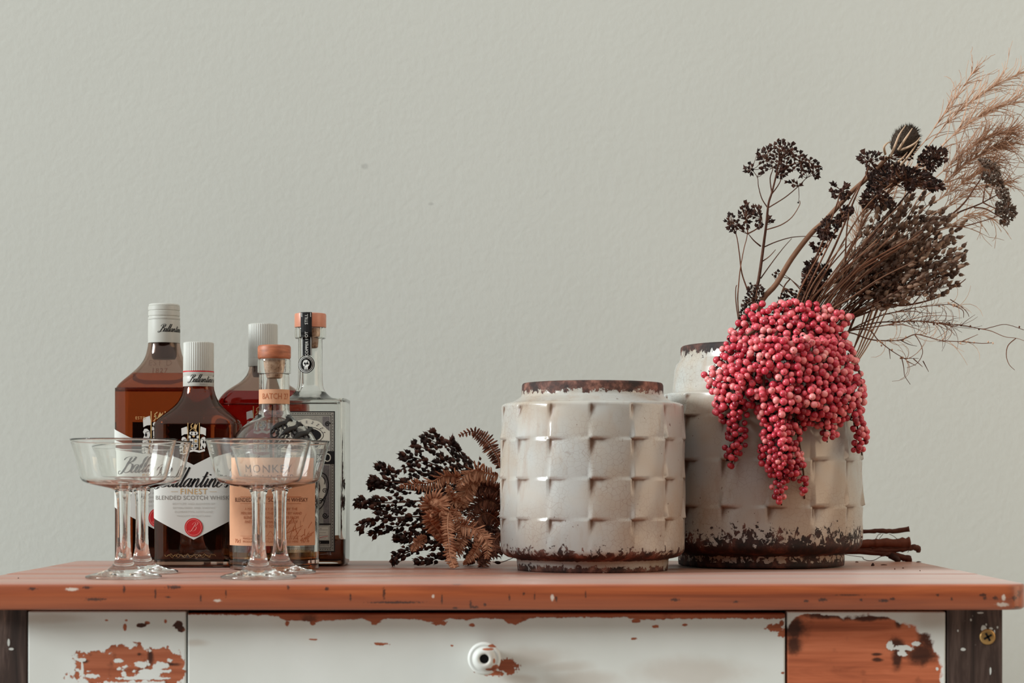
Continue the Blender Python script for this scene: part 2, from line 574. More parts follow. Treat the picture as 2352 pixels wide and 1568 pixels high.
THK = 0.0258
XL, XR = -0.5646, 0.5205
bounds = [0.0, 0.112, 0.222, 0.318, 0.425, 0.592]
for i in range(5):
    y0, y1 = bounds[i] + (0.0004 if i else 0), bounds[i + 1] - 0.0004
    out = []
    def corner(cx, cy, r, a0, a1, n=8):
        return [(cx + r * math.cos(lerp(a0, a1, k / n)), cy + r * math.sin(lerp(a0, a1, k / n))) for k in range(n + 1)]
    xr = XR - random.uniform(0, 0.0012); xl = XL + random.uniform(0, 0.0012)
    fr = 0.024 if i == 0 else 0.0008
    bk = 0.036 if i == 4 else 0.0008
    out += corner(xl + fr, y0 + fr, fr, PI, 1.5 * PI)
    out += corner(xr - fr, y0 + fr, fr, 1.5 * PI, 2 * PI)
    out += corner(xr - bk, y1 - bk, bk, 0, PI / 2)
    bl = 0.012 if i == 4 else 0.0008
    out += corner(xl + bl, y1 - bl, bl, PI / 2, PI)
    zt = TOP - (0.0 if i in (0, 2) else random.uniform(0.0001, 0.0004))
    rb = 0.0022 if i == 0 else 0.0007
    cxm, cym = (xl + xr) / 2, (y0 + y1) / 2
    def inset(d):
        return [(x + (d if x < cxm else -d), y + (d if y < cym else -d)) for x, y in out]
    rings = [[(x, y, TOP - THK) for x, y in inset(rb)], [(x, y, TOP - THK + rb) for x, y in out], [(x, y, zt - rb) for x, y in out],
             [(x, y, zt - rb * 0.3) for x, y in inset(rb * 0.3)], [(x, y, zt) for x, y in inset(rb)]]
    sharp(MB().rings(rings).build('plank', M['top'], desk), 50)

# legs: square posts, front faces level with the drawer
def post(x0, x1, y0, y1):
    o = MB().box(x0, x1, y0, y1, 0.0, TOP - THK).build('leg', M['leg'], desk, smooth=False)
    bevel(o, 0.0015)
    return o
lx0, lx1 = dx(-66), dx(62)
rx0, rx1 = dx(2175), dx(2303)
post(lx0, lx1, YP - YF, YP - YF + 0.055)
rleg = post(rx0, rx1, YP - YF, YP - YF + 0.055)
post(lx0, lx1, 0.515, 0.57)
post(rx0, rx1, 0.515, 0.57)
MB().box(lx1 - 0.012, rx0 + 0.012, 0.058, 0.075, TOP - THK - 0.16, TOP - THK).build('front_rail', M['dark'], desk, smooth=False)
MB().box(lx1 - 0.004, rx0 + 0.004, 0.545, 0.56, TOP - THK - 0.15, TOP - THK).build('back_apron', M['dark'], desk, smooth=False)
for x in (lx0 + 0.015, rx1 - 0.033):
    MB().box(x, x + 0.018, 0.0862, 0.5155, TOP - THK - 0.15, TOP - THK).build('side_apron', M['leg'], desk, smooth=False)


def bb(lst):   # (px, py, rx, ry) in photograph pixels on the face -> object space patches
    k = YP / F
    return [(dx(a), dz(b), c * k, d * k) for a, b, c, d in lst]


left_chips = bb([(225, 1520, 62, 24), (300, 1505, 60, 26), (370, 1508, 45, 20), (400, 1545, 22, 40), (250, 1552, 82, 16), (330, 1545, 60, 22), (345, 1556, 20, 9),
                 (325, 1436, 12, 5), (338, 1430, 6, 4), (287, 1441, 4, 8), (380, 1426, 4, 6), (408, 1433, 13, 12), (415, 1445, 8, 8), (245, 1424, 4, 2), (305, 1476, 9, 3), (320, 1477, 5, 3), (290, 1424, 3, 2)])
mid_chips = bb([(874, 1478, 20, 3.5), (1165, 1530, 26, 16), (1135, 1545, 26, 7), (1782, 1441, 20, 9), (1795, 1432, 6, 8), (1800, 1455, 12, 8), (862, 1426, 10, 8), (1181, 1425, 12, 8), (1455, 1466, 7, 3), (1505, 1438, 7, 4),
                (1460, 1425, 12, 4), (1575, 1434, 6, 3), (1038, 1482, 3, 2), (720, 1468, 9, 2), (1085, 1435, 7, 4), (1797, 1545, 5, 3), (718, 1431, 5, 5), (660, 1431, 4, 6), (1010, 1430, 14, 5), (1092, 1542, 3, 2)])
mid_tints = bb([(1230, 1510, 70, 22), (1290, 1530, 60, 14), (445, 1475, 30, 8), (1330, 1560, 80, 20), (1600, 1545, 120, 30), (1200, 1560, 40, 10)])  # soft tan patches, most of them right of and below the knob
right_chips = bb([(1870, 1500, 95, 82), (1980, 1500, 110, 86), (2050, 1520, 105, 88), (1900, 1570, 130, 70), (2060, 1580, 106, 80), (2000, 1440, 70, 26), (1880, 1430, 62, 24), (2120, 1545, 40, 55)])
M['left_paint'] = paint_mat('left_flaking_paint', left_chips, bb([(120, 1420, 80, 10)]), 2.0, 95.0, left=bb([(186, 1515, 11, 4), (189, 1540, 3, 22), (212, 1552, 18, 5), (272, 1517, 12, 5), (322, 1526, 14, 8), (369, 1529, 16, 9), (350, 1541, 42, 5), (340, 1552, 26, 10), (284, 1548, 5, 8), (300, 1480, 12, 8), (390, 1516, 8, 4), (325, 1557, 60, 4)]), burns=bb([(345, 1508, 8, 18), (320, 1502, 6, 4), (195, 1518, 8, 4), (385, 1525, 24, 4), (410, 1440, 16, 16), (325, 1436, 16, 8)]))
M['mid_paint'] = paint_mat('drawer_flaking_paint', mid_chips, mid_tints, 2.4, 240.0, band=(dx(432), dx(1803), [((x - 432) / 1371, d / 30) for x, d in ((432, 2), (600, 4), (640, 6), (652, 17), (700, 17), (722, 23), (742, 16), (840, 13), (862, 24), (885, 12), (960, 14), (1000, 22), (1035, 12), (1068, 16), (1100, 10), (1158, 14), (1166, 23), (1190, 22), (1222, 10), (1440, 9), (1465, 14), (1600, 12), (1800, 12))], dz(1408), 30 * YP / F))
M['right_paint'] = paint_mat('right_flaking_paint', right_chips, bb([(2140, 1420, 40, 20)]), 0.5, 90.0, None, 0.5, (4.0, 34.0), tone=1.13, left=bb([(2045, 1483, 8, 10), (2075, 1488, 22, 6), (2105, 1478, 12, 5), (2072, 1500, 10, 8), (2153, 1536, 3, 4), (1815, 1408, 10, 3), (1925, 1410, 45, 3), (1880, 1407, 40, 2)]), burns=bb([(1825, 1440, 30, 26), (1822, 1480, 20, 20), (1900, 1412, 60, 8), (2000, 1418, 60, 7), (2060, 1482, 18, 14), (2062, 1512, 12, 20), (2064, 1430, 8, 12), (2015, 1502, 12, 3), (2016, 1515, 12, 4), (2110, 1500, 36, 26), (2130, 1470, 20, 24)]))
yp = YP - YF
ZB = TOP - THK - 0.142
def panel(name, px0, px1, py_top, mat, yoff=0.0):
    o = MB().box(dx(px0), dx(px1), yp + yoff, yp + yoff + 0.02, ZB, dz(py_top)).build(name, mat, desk, smooth=False)
    bevel(o, 0.0016, 3)
    return o
panel('side_panel', 64, 427, 1403, M['left_paint'])['label'] = 'white painted left panel with a large orange flaked patch'
drawer = panel('drawer', 431.5, 1803, 1408, M['mid_paint'], -0.001)
drawer['label'] = 'wide white drawer front with bare wood along its top edge'
panel('side_panel', 1808, 2172, 1404, M['right_paint'])['label'] = 'right panel worn to bare orange wood with white corner'

# turned knob, seen end on, with a dark screw hole
kc = Vector((dx(1113), 0, dz(1507)))
def knob():
    prof = [(0.0092, 0.0), (0.0105, -0.004), (0.0118, -0.010), (0.0150, -0.016), (0.0168, -0.021), (0.0166, -0.0245), (0.0142, -0.027), (0.0132, -0.0262), (0.0108, -0.0285), (0.0088, -0.0305), (0.0062, -0.031), (0.0050, -0.030), (0.0046, -0.024)]
    rings = []
    for r, y in prof:
        rings.append([(kc.x + r * math.cos(2 * PI * k / 32), yp + y - 0.001, kc.z + r * math.sin(2 * PI * k / 32)) for k in range(32)])
    o = MB().rings(rings).build('knob', M['mid_knob'], drawer)
    return o
M['mid_knob'] = paint_mat('knob_paint', [(kc.x + .009, kc.z + .013, .006, .0016), (kc.x + .004, kc.z + .0098, .006, .0012), (kc.x + .010, kc.z - .002, .0012, .0026), (kc.x + .006, kc.z - .0105, .005, .0014), (kc.x + .0115, kc.z - .010, .004, .004)], [(kc.x + .006, kc.z - .004, .008, .012)], 0.8, 130.0)
kn = knob()
MB().rings([[(kc.x + 0.0047 * math.cos(2 * PI * k / 20), yp - 0.0265 + dy, kc.z + 0.0047 * math.sin(2 * PI * k / 20)) for k in range(20)] for dy in (0, 0.004)]).build('screw_hole', M['black'], kn, smooth=False)

# brass screw and small paint flecks on the right-hand leg
def screw(px, py, r):
    cx, cz = dx(px), dz(py)
    b = MB()
    rings = []
    for rr, y in ((r, 0.0005), (r, -0.0008), (r * 0.8, -0.0016), (r * 0.4, -0.0019)):
        rings.append([(cx + rr * math.cos(2 * PI * k / 20), yp + y, cz + rr * math.sin(2 * PI * k / 20)) for k in range(20)])
    o = b.rings(rings).build('screw', M['brass'], rleg)
    o['label'] = 'brass cross-head screw'
    for a in (0.5, 0.5 + PI / 2):
        c, s = math.cos(a), math.sin(a)
        L, W = r * 0.55, r * 0.13
        b.add([], [])
        q = MB()
        v = [(cx + c * l - s * w, yp - 0.0021, cz + s * l + c * w) for l, w in ((-L, -W), (L, -W), (L, W), (-L, W))]
        v2 = [(x, yp - 0.0014, z) for x, y, z in v]
        bpy_o = MB().rings([v2, v])
        slots.v.extend([]) if False else slots.add(bpy_o.v, bpy_o.f)
slots = MB()
screw(2268, 1462, 0.0082)
slots.build('screw_slot', M['black'], rleg, smooth=False)
fl = MB()
for px, py, rx, ry in ((2259, 1443, 7, 8), (2276, 1443, 5, 3), (2284, 1450, 2, 5), (2212, 1491, 6, 4), (2252, 1407, 8, 2), (2230, 1423, 2, 3), (2200, 1448, 2, 3), (2265, 1434, 2, 3), (2291, 1440, 2, 3), (2275, 1540, 2, 10)):
    n = 9
    k = YP / F
    pts = [(dx(px) + rx * k * math.cos(2 * PI * i / n) * random.uniform(.8, 1.1), dz(py) + ry * k * math.sin(2 * PI * i / n) * random.uniform(.8, 1.1)) for i in range(n)]
    fl.rings([[(x, yp + 0.0003, z) for x, z in pts], [(x, yp - 0.0004, z) for x, z in pts]])
for px, py, rx, ry in ((20, 1475, 3, 9), (26, 1490, 6, 3)):
    n = 8; k = YP / F
    pts = [(dx(px) + rx * k * math.cos(2 * PI * i / n), dz(py) + ry * k * math.sin(2 * PI * i / n)) for i in range(n)]
    fl.rings([[(x, yp + 0.0003, z) for x, z in pts], [(x, yp - 0.0004, z) for x, z in pts]])
o = fl.build('paint_fleck', M['paper'], desk, smooth=False)
o['kind'] = 'stuff'

# ------------------------------------------------------------------ round and rounded-square vessels
def section(a, b, n, seg):
    pts = []
    for k in range(seg):
        t = 2 * PI * (k + 0.5) / seg
        c, s = math.cos(t), math.sin(t)
        e = 2.0 / n
        pts.append((a * math.copysign(abs(c) ** e, c), b * math.copysign(abs(s) ** e, s)))
    return pts


def shell(rings, seg=48):
    """rings = (z, a, b, n) from bottom to top -> list of point rings"""
    return [[(x, y, z) for x, y in section(a, b, n, seg)] for z, a, b, n in rings]


def resample(rings, k=4):
    """smooth a ring table by Catmull-Rom"""
    pts = [Vector(r).to_4d() if len(r) == 3 else Vector(r) for r in rings]
    out = []
    for i in range(len(pts) - 1):
        p0 = pts[max(i - 1, 0)]; p1 = pts[i]; p2 = pts[i + 1]; p3 = pts[min(i + 2, len(pts) - 1)]
        flat = abs(p2[0] - p1[0]) > 0.03
        for j in range(k if not flat else 1):
            t = j / k if not flat else 0
            q = 0.5 * ((2 * p1) + (p2 - p0) * t + (2 * p0 - 5 * p1 + 4 * p2 - p3) * t * t + (3 * p1 - p0 - 3 * p2 + p3) * t ** 3)
            out.append(tuple(q))
    out.append(tuple(pts[-1]))
    return out


def table_at(rings, z):
    for r0, r1 in zip(rings, rings[1:]):
        if r0[0] <= z <= r1[0] and r1[0] > r0[0]:
            t = (z - r0[0]) / (r1[0] - r0[0])
            return tuple(lerp(u, v, t) for u, v in zip(r0, r1))
    return rings[-1] if z > rings[-1][0] else rings[0]


def bottle(parent, rings, glass, wall, floor_t, liquid, level, name='glass_body', seg=56):
    """glass shell with a real wall, and the liquid inside it"""
    outer = rings
    zt = outer[-1][0]
    inner = [(z, max(a - wall, .002), max(b - wall, .002), n) for z, a, b, n in outer if z > outer[0][0] + floor_t]
    f = table_at(outer, outer[0][0] + floor_t + 0.0015)
    inner = [(outer[0][0] + floor_t, f[1] - wall * 2.2, f[2] - wall * 2.2, f[3]), (outer[0][0] + floor_t + 0.0015, f[1] - wall * 1.2, f[2] - wall * 1.2, f[3])] + [r for r in inner if r[0] > outer[0][0] + floor_t + 0.002]
    allr = shell(outer, seg) + list(reversed(shell(inner, seg)))
    g = MB().rings(allr).build(name, glass, parent)
    sharp(g, 60)
    if liquid:
        e = 0.00025
        lq = [(z, a + e, b + e, n) for z, a, b, n in inner if z < level - 0.0005]
        lq[0] = (lq[0][0] - e,) + tuple(lq[0][1:])
        lv = table_at(inner, level)
        lq.append((level, lv[1] + e, lv[2] + e, lv[3]))
        o = MB().rings(shell(lq, seg)).build('liquid', liquid, parent)
        sharp(o, 50)
    return inner


# ------------------------------------------------------------------ print on curved fronts
def wrap_super(a, b, n):
    return lambda s, z, off: (s, -(b + off) * max(0.0, 1 - min(1.0, abs(s) / (a + off)) ** n) ** (1.0 / n), z)


def wrap_cyl(R):
    return lambda s, z, off: ((R + off) * math.sin(s / R), -(R + off) * math.cos(s / R), z)


def patch(name, mat, parent, wrap, s0, s1, zlo, zhi, off, ns=36, nz=4):
    """a label: columns s0..s1, between zlo(s) and zhi(s)"""
    b = MB()
    fl = zlo if callable(zlo) else (lambda s: zlo)
    fh = zhi if callable(zhi) else (lambda s: zhi)
    vs, fs = [], []
    for i in range(ns + 1):
        s = lerp(s0, s1, i / ns)
        for j in range(nz + 1):
            vs.append(wrap(s, lerp(fl(s), fh(s), j / nz), off))
    m = nz + 1
    for i in range(ns):
        for j in range(nz):
            fs.append((i * m + j, (i + 1) * m + j, (i + 1) * m + j + 1, i * m + j + 1))
    return b.add(vs, fs).build(name, mat, parent)


class Print:
    """flat shapes on a wrapped front, in (s, z) metres"""
    def __init__(self, wrap, off, dx=0.0):
        self.b, self.w, self.off, self.dx = MB(), wrap, off, dx

    def poly(self, pts):
        self.b.add([self.w(s + self.dx, z, self.off) for s, z in pts], [tuple(range(len(pts)))])
        return self

    def rect(self, s0, s1, z0, z1, n=1):
        for i in range(n):
            a, c = lerp(s0, s1, i / n), lerp(s0, s1, (i + 1) / n)
            self.poly([(a, z0), (c, z0), (c, z1), (a, z1)])
        return self

    def line(self, pts, w, closed=False):
        pts = [Vector((p[0], p[1])) for p in pts]
        n = len(pts)
        L, R = [], []
        for i in range(n):
            a = pts[(i - 1) % n] if (closed or i) else pts[0]
            c = pts[(i + 1) % n] if (closed or i < n - 1) else pts[-1]
            t = (c - a)
            t = t.normalized() if t.length > 1e-9 else Vector((1, 0))
            nn = Vector((-t.y, t.x))
            ww = w[i] if hasattr(w, '__len__') else w
            L.append(pts[i] + nn * ww / 2); R.append(pts[i] - nn * ww / 2)
        vs = [self.w(p.x + self.dx, p.y, self.off) for p in L + R]
        m = n if closed else n - 1
        self.b.add(vs, [(n + i, n + (i + 1) % n, (i + 1) % n, i) for i in range(m)])
        return self

    def frame(self, s0, s1, z0, z1, w):
        self.rect(s0, s1, z0, z0 + w); self.rect(s0, s1, z1 - w, z1)
        self.rect(s0, s0 + w, z0 + w, z1 - w); self.rect(s1 - w, s1, z0 + w, z1 - w)
        return self

    def ell(self, cs, cz, rs, rz, n=28):
        return self.poly([(cs + rs * math.cos(2 * PI * i / n), cz + rz * math.sin(2 * PI * i / n)) for i in range(n)])

    def ring(self, cs, cz, rs, rz, w, n=36, a0=0.0, a1=2 * PI):
        full = abs(a1 - a0 - 2 * PI) < 1e-6
        k = n if full else n + 1
        return self.line([(cs + rs * math.cos(a0 + (a1 - a0) * i / n), cz + rz * math.sin(a0 + (a1 - a0) * i / n)) for i in range(k)], w, full)

    def spiral(self, cs, cz, r, turns, w, a0=0.0, sgn=1):
        n = int(16 * turns)
        return self.line([(cs + r * (1 - .85 * i / n) * math.cos(a0 + sgn * 2 * PI * turns * i / n), cz + r * (1 - .85 * i / n) * math.sin(a0 + sgn * 2 * PI * turns * i / n)) for i in range(n + 1)], w)

    def text(self, s, cs, cz, size, align='CENTER', shear=0.0, sx=1.0, track=1.0, rot=0.0):
        vs, fs = text_mesh(s, size, align, shear, track)
        c, q = math.cos(rot), math.sin(rot)
        self.b.add([self.w(cs + (x * sx) * c - y * q + self.dx, cz + (x * sx) * q + y * c, self.off) for x, y in vs], fs)
        return self

    def script(self, word, cs, cz, xh, weight, align='CENTER'):
        strokes, width = script_strokes(word)
        x0 = cs - (width * xh / 2 if align == 'CENTER' else 0)
        for st in strokes:
            p = cr([(x, y, 0) for x, y in st], 7) if len(st) > 2 else [Vector((x, y, 0)) for x, y in st]
            q = [(x0 + (v.x + v.y * 0.42) * xh, cz + v.y * xh) for v in p]
            ws = []
            for i in range(len(p)):
                d = p[min(i + 1, len(p) - 1)] - p[max(i - 1, 0)]
                k = abs(d.y) / d.length if d.length > 1e-9 else 0
                down = 1.0 if d.y < 0 else 0.35
                ws.append(weight * xh * (0.28 + 0.72 * k * k * down))
            self.line(q, ws)
        return self

    def build(self, name, mat, parent):
        return self.b.build(name, mat, parent, smooth=False)


_txt = {}
def text_mesh(s, size, align='CENTER', shear=0.0, track=1.0):
    key = (s, align, shear, track)
    if key not in _txt:
        cu = bpy.data.curves.new('lettering', 'FONT')
        cu.body = s
        cu.size = 1.0
        cu.align_x = align
        cu.shear = shear
        cu.space_character = track
        cu.resolution_u = 3
        ob = bpy.data.objects.new('lettering', cu)
        me = ob.to_mesh()
        _txt[key] = ([(v.co.x, v.co.y) for v in me.vertices], [tuple(p.vertices) for p in me.polygons])
        ob.to_mesh_clear()
        bpy.data.objects.remove(ob)
        bpy.data.curves.remove(cu)
    vs, fs = _txt[key]
    return [(x * size, y * size) for x, y in vs], fs


GL = {
    'B': (1.15, [[(.55, 2.05), (.42, 1.2), (.25, .4), (.0, -.12), (-.35, -.2), (-.45, .1), (-.2, .2)], [(-.25, 1.6), (.0, 2.1), (.55, 2.3), (1.0, 2.1), (.98, 1.6), (.6, 1.22), (.42, 1.18)], [(.5, 1.2), (.95, 1.1), (1.15, .7), (1.0, .2), (.6, 0), (.25, .12)]]),
    'a': (.86, [[(.62, .9), (.4, 1.0), (.14, .72), (.04, .3), (.16, .02), (.4, .2), (.66, .95)], [(.68, 1.0), (.6, .45), (.62, .06), (.8, .05), (.92, .3)]]),
    'l': (.46, [[(.0, .25), (.3, 1.1), (.38, 1.9), (.36, 2.3)], [(.36, 2.3), (.22, 1.2), (.14, .25), (.24, .0), (.5, .3)]]),
    'n': (.98, [[(.0, .4), (.18, .98), (.2, .7), (.12, 0)], [(.14, .3), (.42, .92), (.6, .98), (.66, .7), (.62, .3), (.68, .02), (.84, .06), (.98, .3)]]),
    't': (.54, [[(.0, .3), (.28, 1.0), (.36, 1.75)], [(.36, 1.75), (.24, .8), (.2, .15), (.32, 0), (.56, .3)], [(-.02, 1.2), (.62, 1.24)]]),
    'i': (.46, [[(.0, .3), (.2, 1.0), (.14, .3), (.22, .0), (.46, .3)], [(.26, 1.5), (.29, 1.36)]]),
    'e': (.66, [[(.0, .3), (.3, .5), (.46, .82), (.34, 1.0), (.12, .7), (.06, .25), (.24, 0), (.46, .1), (.66, .35)]]),
    "'": (.26, [[(.1, 2.1), (.06, 1.9), (.0, 1.7)]]),
    's': (.6, [[(.0, .3), (.24, .8), (.32, 1.05), (.34, .7), (.38, .3), (.26, .0), (.06, .08)]]),
}
def script_strokes(word):
    x, out = 0.0, []
    for ch in word:
        adv, st = GL[ch]
        for s in st: out.append([(px + x, py) for px, py in s])
        x += adv
    return out, x


NAME = "Ballantine's"


def crest(parent, wrap, cs, cz, h, off):
    """heraldic crest: shield with quarters, two white supporters, two banners, gold plume, scroll"""
    u = h / 100.0
    def pr(): return Print(wrap, off)
    w = pr()
    for sx in (-1, 1):
        w.poly([(cs + sx * 18 * u, cz + 56 * u), (cs + sx * 22 * u, cz + 80 * u), (cs + sx * 40 * u, cz + 74 * u), (cs + sx * 39 * u, cz + 50 * u), (cs + sx * 30 * u, cz + 55 * u)] if sx < 0 else
               [(cs + 30 * u, cz + 55 * u), (cs + 39 * u, cz + 50 * u), (cs + 40 * u, cz + 74 * u), (cs + 22 * u, cz + 80 * u), (cs + 18 * u, cz + 56 * u)])
        # supporter: rearing horse
        body = [(20, 8), (24, 20), (21, 30), (23, 40), (29, 46), (36, 46), (40, 38), (36, 30), (40, 20), (36, 8), (31, 14), (27, 7)]
        pts = [(cs + sx * x * u, cz + y * u) for x, y in body]
        w.poly(pts if sx > 0 else pts[::-1])
        # helmet scrolls
        w.ell(cs + sx * 9 * u, cz + 58 * u, 5 * u, 6 * u, 12)
        w.ell(cs + sx * 13 * u, cz + 46 * u, 4 * u, 6 * u, 12)
    w.ell(cs, cz + 57 * u, 8 * u, 7 * u, 14)
    w.poly([(cs - 15 * u, cz + 12 * u), (cs, cz + 4 * u), (cs + 15 * u, cz + 12 * u), (cs + 15 * u, cz + 42 * u), (cs - 15 * u, cz + 42 * u)])
    w.line([(cs - 36 * u, cz + 4 * u), (cs - 18 * u, cz - 1 * u), (cs, cz + 3 * u), (cs + 18 * u, cz - 1 * u), (cs + 36 * u, cz + 4 * u)], 7 * u)
    w.build('crest', M['white'], parent)
    d = Print(wrap, off + 0.00012)
    d.rect(cs - 0.7 * u, cs + 0.7 * u, cz + 6 * u, cz + 42 * u).rect(cs - 15 * u, cs + 15 * u, cz + 25 * u, cz + 26.6 * u)
    d.frame(cs - 15 * u, cs + 15 * u, cz + 11 * u, cz + 42 * u, 1.4 * u)
    for sx in (-1, 1):
        d.ell(cs + sx * 32 * u, cz + 30 * u, 3 * u, 5 * u, 10).ell(cs + sx * 29 * u, cz + 14 * u, 2 * u, 4 * u, 8).ell(cs + sx * 11 * u, cz + 52 * u, 2 * u, 3 * u, 8)
        d.line([(cs + sx * 24 * u, cz + 40 * u), (cs + sx * 34 * u, cz + 36 * u)], 1.3 * u)
    d.ell(cs + 7 * u, cz + 18 * u, 4 * u, 4 * u, 10)
    d.build('crest', M['black'], parent)
    g = Print(wrap, off + 0.0002)
    for sx in (-1, 1):
        g.rect(cs + sx * 18.5 * u - 1.3 * u, cs + sx * 18.5 * u + 1.3 * u, cz + 4 * u, cz + 92 * u)
        g.ell(cs + sx * 7 * u, cz + 33 * u if sx > 0 else cz + 18 * u, 4.5 * u, 4.5 * u, 10)
    g.line([(cs - 12 * u, cz + 66 * u), (cs - 4 * u, cz + 76 * u), (cs - 9 * u, cz + 84 * u), (cs - 2 * u, cz + 90 * u)], 2.6 * u)
    g.line([(cs - 10 * u, cz + 80 * u), (cs + 2 * u, cz + 70 * u), (cs + 10 * u, cz + 64 * u)], 4 * u)
    g.poly([(cs - 2 * u, cz + 70 * u), (cs + 8 * u, cz + 68 * u), (cs + 13 * u, cz + 90 * u), (cs + 8 * u, cz + 84 * u), (cs + 5 * u, cz + 90 * u), (cs + 1 * u, cz + 82 * u)])
    g.ell(cs, cz + 48 * u, 4 * u, 3 * u, 10)
    g.build('crest', M['gold'], parent)


def ribbed_cap(parent, r, z0, z1, mat, ribs=0, name='cap'):
    seg = ribs * 4 if ribs else 48
    def ring(z, rr):
        return [((rr - (0.0005 if ribs and k % 4 in (0,) else 0)) * math.cos(2 * PI * k / seg), (rr - (0.0005 if ribs and k % 4 in (0,) else 0)) * math.sin(2 * PI * k / seg), z) for k in range(seg)]
    rings = [ring(z0, r), ring(z1 - 0.0015, r), ring(z1 - 0.0004, r - 0.0006), ring(z1, r - 0.002), ring(z1, r - 0.006)]
    return sharp(MB().rings(rings).build(name, mat, parent), 50)


def lathe_part(name, prof, mat, parent, seg=40, deg=45):
    return sharp(MB().rings([[(r * math.cos(2 * PI * k / seg), r * math.sin(2 * PI * k / seg), z) for k in range(seg)] for r, z in prof]).build(name, mat, parent), deg)


def blended_bottle(name, label, cx_px, base_Y, rows, ratio, glass, liquid, level_py, capkind, group=None):
    """flat-shouldered whisky bottle; rows = (py, half width px, exponent, depth ratio)"""
    s = base_Y / F
    X = (cx_px - CX) * s
    t = thing(name, label, 'bottle', (X, base_Y, TOP), group)
    def zz(py): return ZC - TOP - (py - HY) * s
    rings = [(zz(py), a * s, a * s * rt, n) for py, a, n, rt in rows]
    rings[0] = (0.0004,) + rings[0][1:]
    rs = resample(rings, 4)
    bottle(t, rs, glass, 0.0034, 0.008, liquid, zz(level_py))
    return t, s, zz


# --- 1: large bottle at the back left
BL, BR = 5.0, 0.72
big, s1, z1 = blended_bottle('whisky_bottle', 'tall amber whisky bottle with plain ringed screw cap, at the left end of the bottles', 377, 2.497,
    [(1297, 99, BL, BR), (1294, 104, BL, BR), (1288, 106, BL, BR), (1100, 106, BL, BR), (910, 106, BL, BR), (898, 105, BL, BR), (886, 100, 4.6, BR), (873, 88, 4.0, .74), (860, 74, 3.3, .78), (846, 60, 2.7, .86), (832, 49.5, 2.2, .95), (818, 42.5, 2, 1), (803, 38.5, 2, 1), (786, 36, 2, 1), (740, 34, 2, 1), (706, 33, 2, 1)],
    BR, M['brown'], M['whisky'], 860, 'plain')
HA = 106 * s1
W1 = wrap_super(HA, HA * BR, BL)
def capwrap(R): return wrap_cyl(R)
rc = 36 * s1
sl = lathe_part('neck_sleeve', [(rc + .0002, z1(788)), (rc + .0003, z1(787)), (rc + .0003, z1(752)), (rc, z1(735))], M['cap'], big)
cp = lathe_part('cap', [(rc, z1(734.5)), (rc + .0002, z1(733)), (rc, z1(729)), (rc - .0007, z1(728.3)), (rc - .0007, z1(726.5)), (rc, z1(725.8)), (rc, z1(716)), (rc - .0006, z1(715)), (rc - .0006, z1(713.5)), (rc, z1(712.8)), (rc, z1(704.6)), (rc - .0006, z1(704)), (rc - .0006, z1(703)), (rc - .0002, z1(702.4)), (rc - .0012, z1(699.2)), (rc - .003, z1(698)), (rc - .010, z1(698))], M['cap'], big, deg=30)
M['pourer'] = plain('dark_pourer', S(66, 38, 30), 0.35, 0.4)
def pourer(t, r, za, zb):
    lathe_part('pourer', [(r * .3, za), (r * .86, za + .0008), (r * .97, za + .004), (r, za + .008), (r, zb)], M['pourer'], t)
pourer(big, 29 * s1, z1(827), z1(745))
Print(wrap_cyl(rc), 0.0005, 0.0).script(NAME, .0150, z1(764), .0042, .26).build('lettering', M['black'], sl)
def chevron_label(t, HA, W, zt_c, zt_slope, zb_c, zb_slope, drop=0.0):
    return patch('label', M['paper'], t, W, -HA * .985, HA * .985, lambda s: zb_c + zb_slope * abs(s), lambda s: zt_c + zt_slope * abs(s), 0.0004, 64, 3)
def front_face(t, HA, W, zz, sc, sh):
    """white chevron label with its lettering, red seal and crest; sc = px scale, sh = z of the label's top notch"""
    px = sc
    lab = chevron_label(t, HA, W, sh, .5, sh - 169 * px, .52)
    k = Print(W, 0.0007)
    k.script(NAME, -2 * px, sh - 50 * px, 19.5 * px, .22)
    k.build('lettering', M['black'], lab)
    k = Print(W, 0.0007).text('FINEST', 0, sh - 66 * px, 18 * px, track=1.15)
    k.rect(-52 * px, -36 * px, sh - 60.6 * px, sh - 60 * px).rect(36 * px, 52 * px, sh - 60.6 * px, sh - 60 * px)
    k.build('lettering', M['gold'], lab)
    Print(W, 0.0007).text('BLENDED SCOTCH WHISKY', 0, sh - 78.5 * px, 13.4 * px, track=1.06).build('lettering', M['grey_ink'], lab)
    k = Print(W, 0.0007)
    for i, (ln, w_) in enumerate((('BOTTLED AND BLENDED BY', 8), ('ESTABLISHED AND KNOWN', 8), ('DUMBARTON SCOTLAND', 8), ('PRODUCT OF SCOTLAND', 7))):
        k.text(ln, 0, sh - (90 + i * 9) * px, w_ * .8 * px, track=1.2)
    k.build('lettering', M['pale_ink'], lab)
    zc_ = sh - 141 * px
    Print(W, 0.0009).ell(0, zc_, 20.5 * px, 21 * px, 40).build('seal', M['red'], t)
    k = Print(W, 0.0011).ring(0, zc_, 17.5 * px, 18 * px, 1.0 * px).script('B', -2 * px, zc_ - 8.5 * px, 9 * px, .2)
    k.build('seal_print', M['red_hi'], t)
    return lab
front_face(big, HA, W1, z1, s1 * 1.06, z1(1038))
crest(big, W1, 0.0, z1(1026), 86 * s1, 0.0004)
Print(W1, 0.0005).text('ESTD', -40 * s1, z1(965), 9 * s1, track=1.2).text('1827', 40 * s1, z1(965), 9 * s1, track=1.2).build('lettering', M['gold'], big)
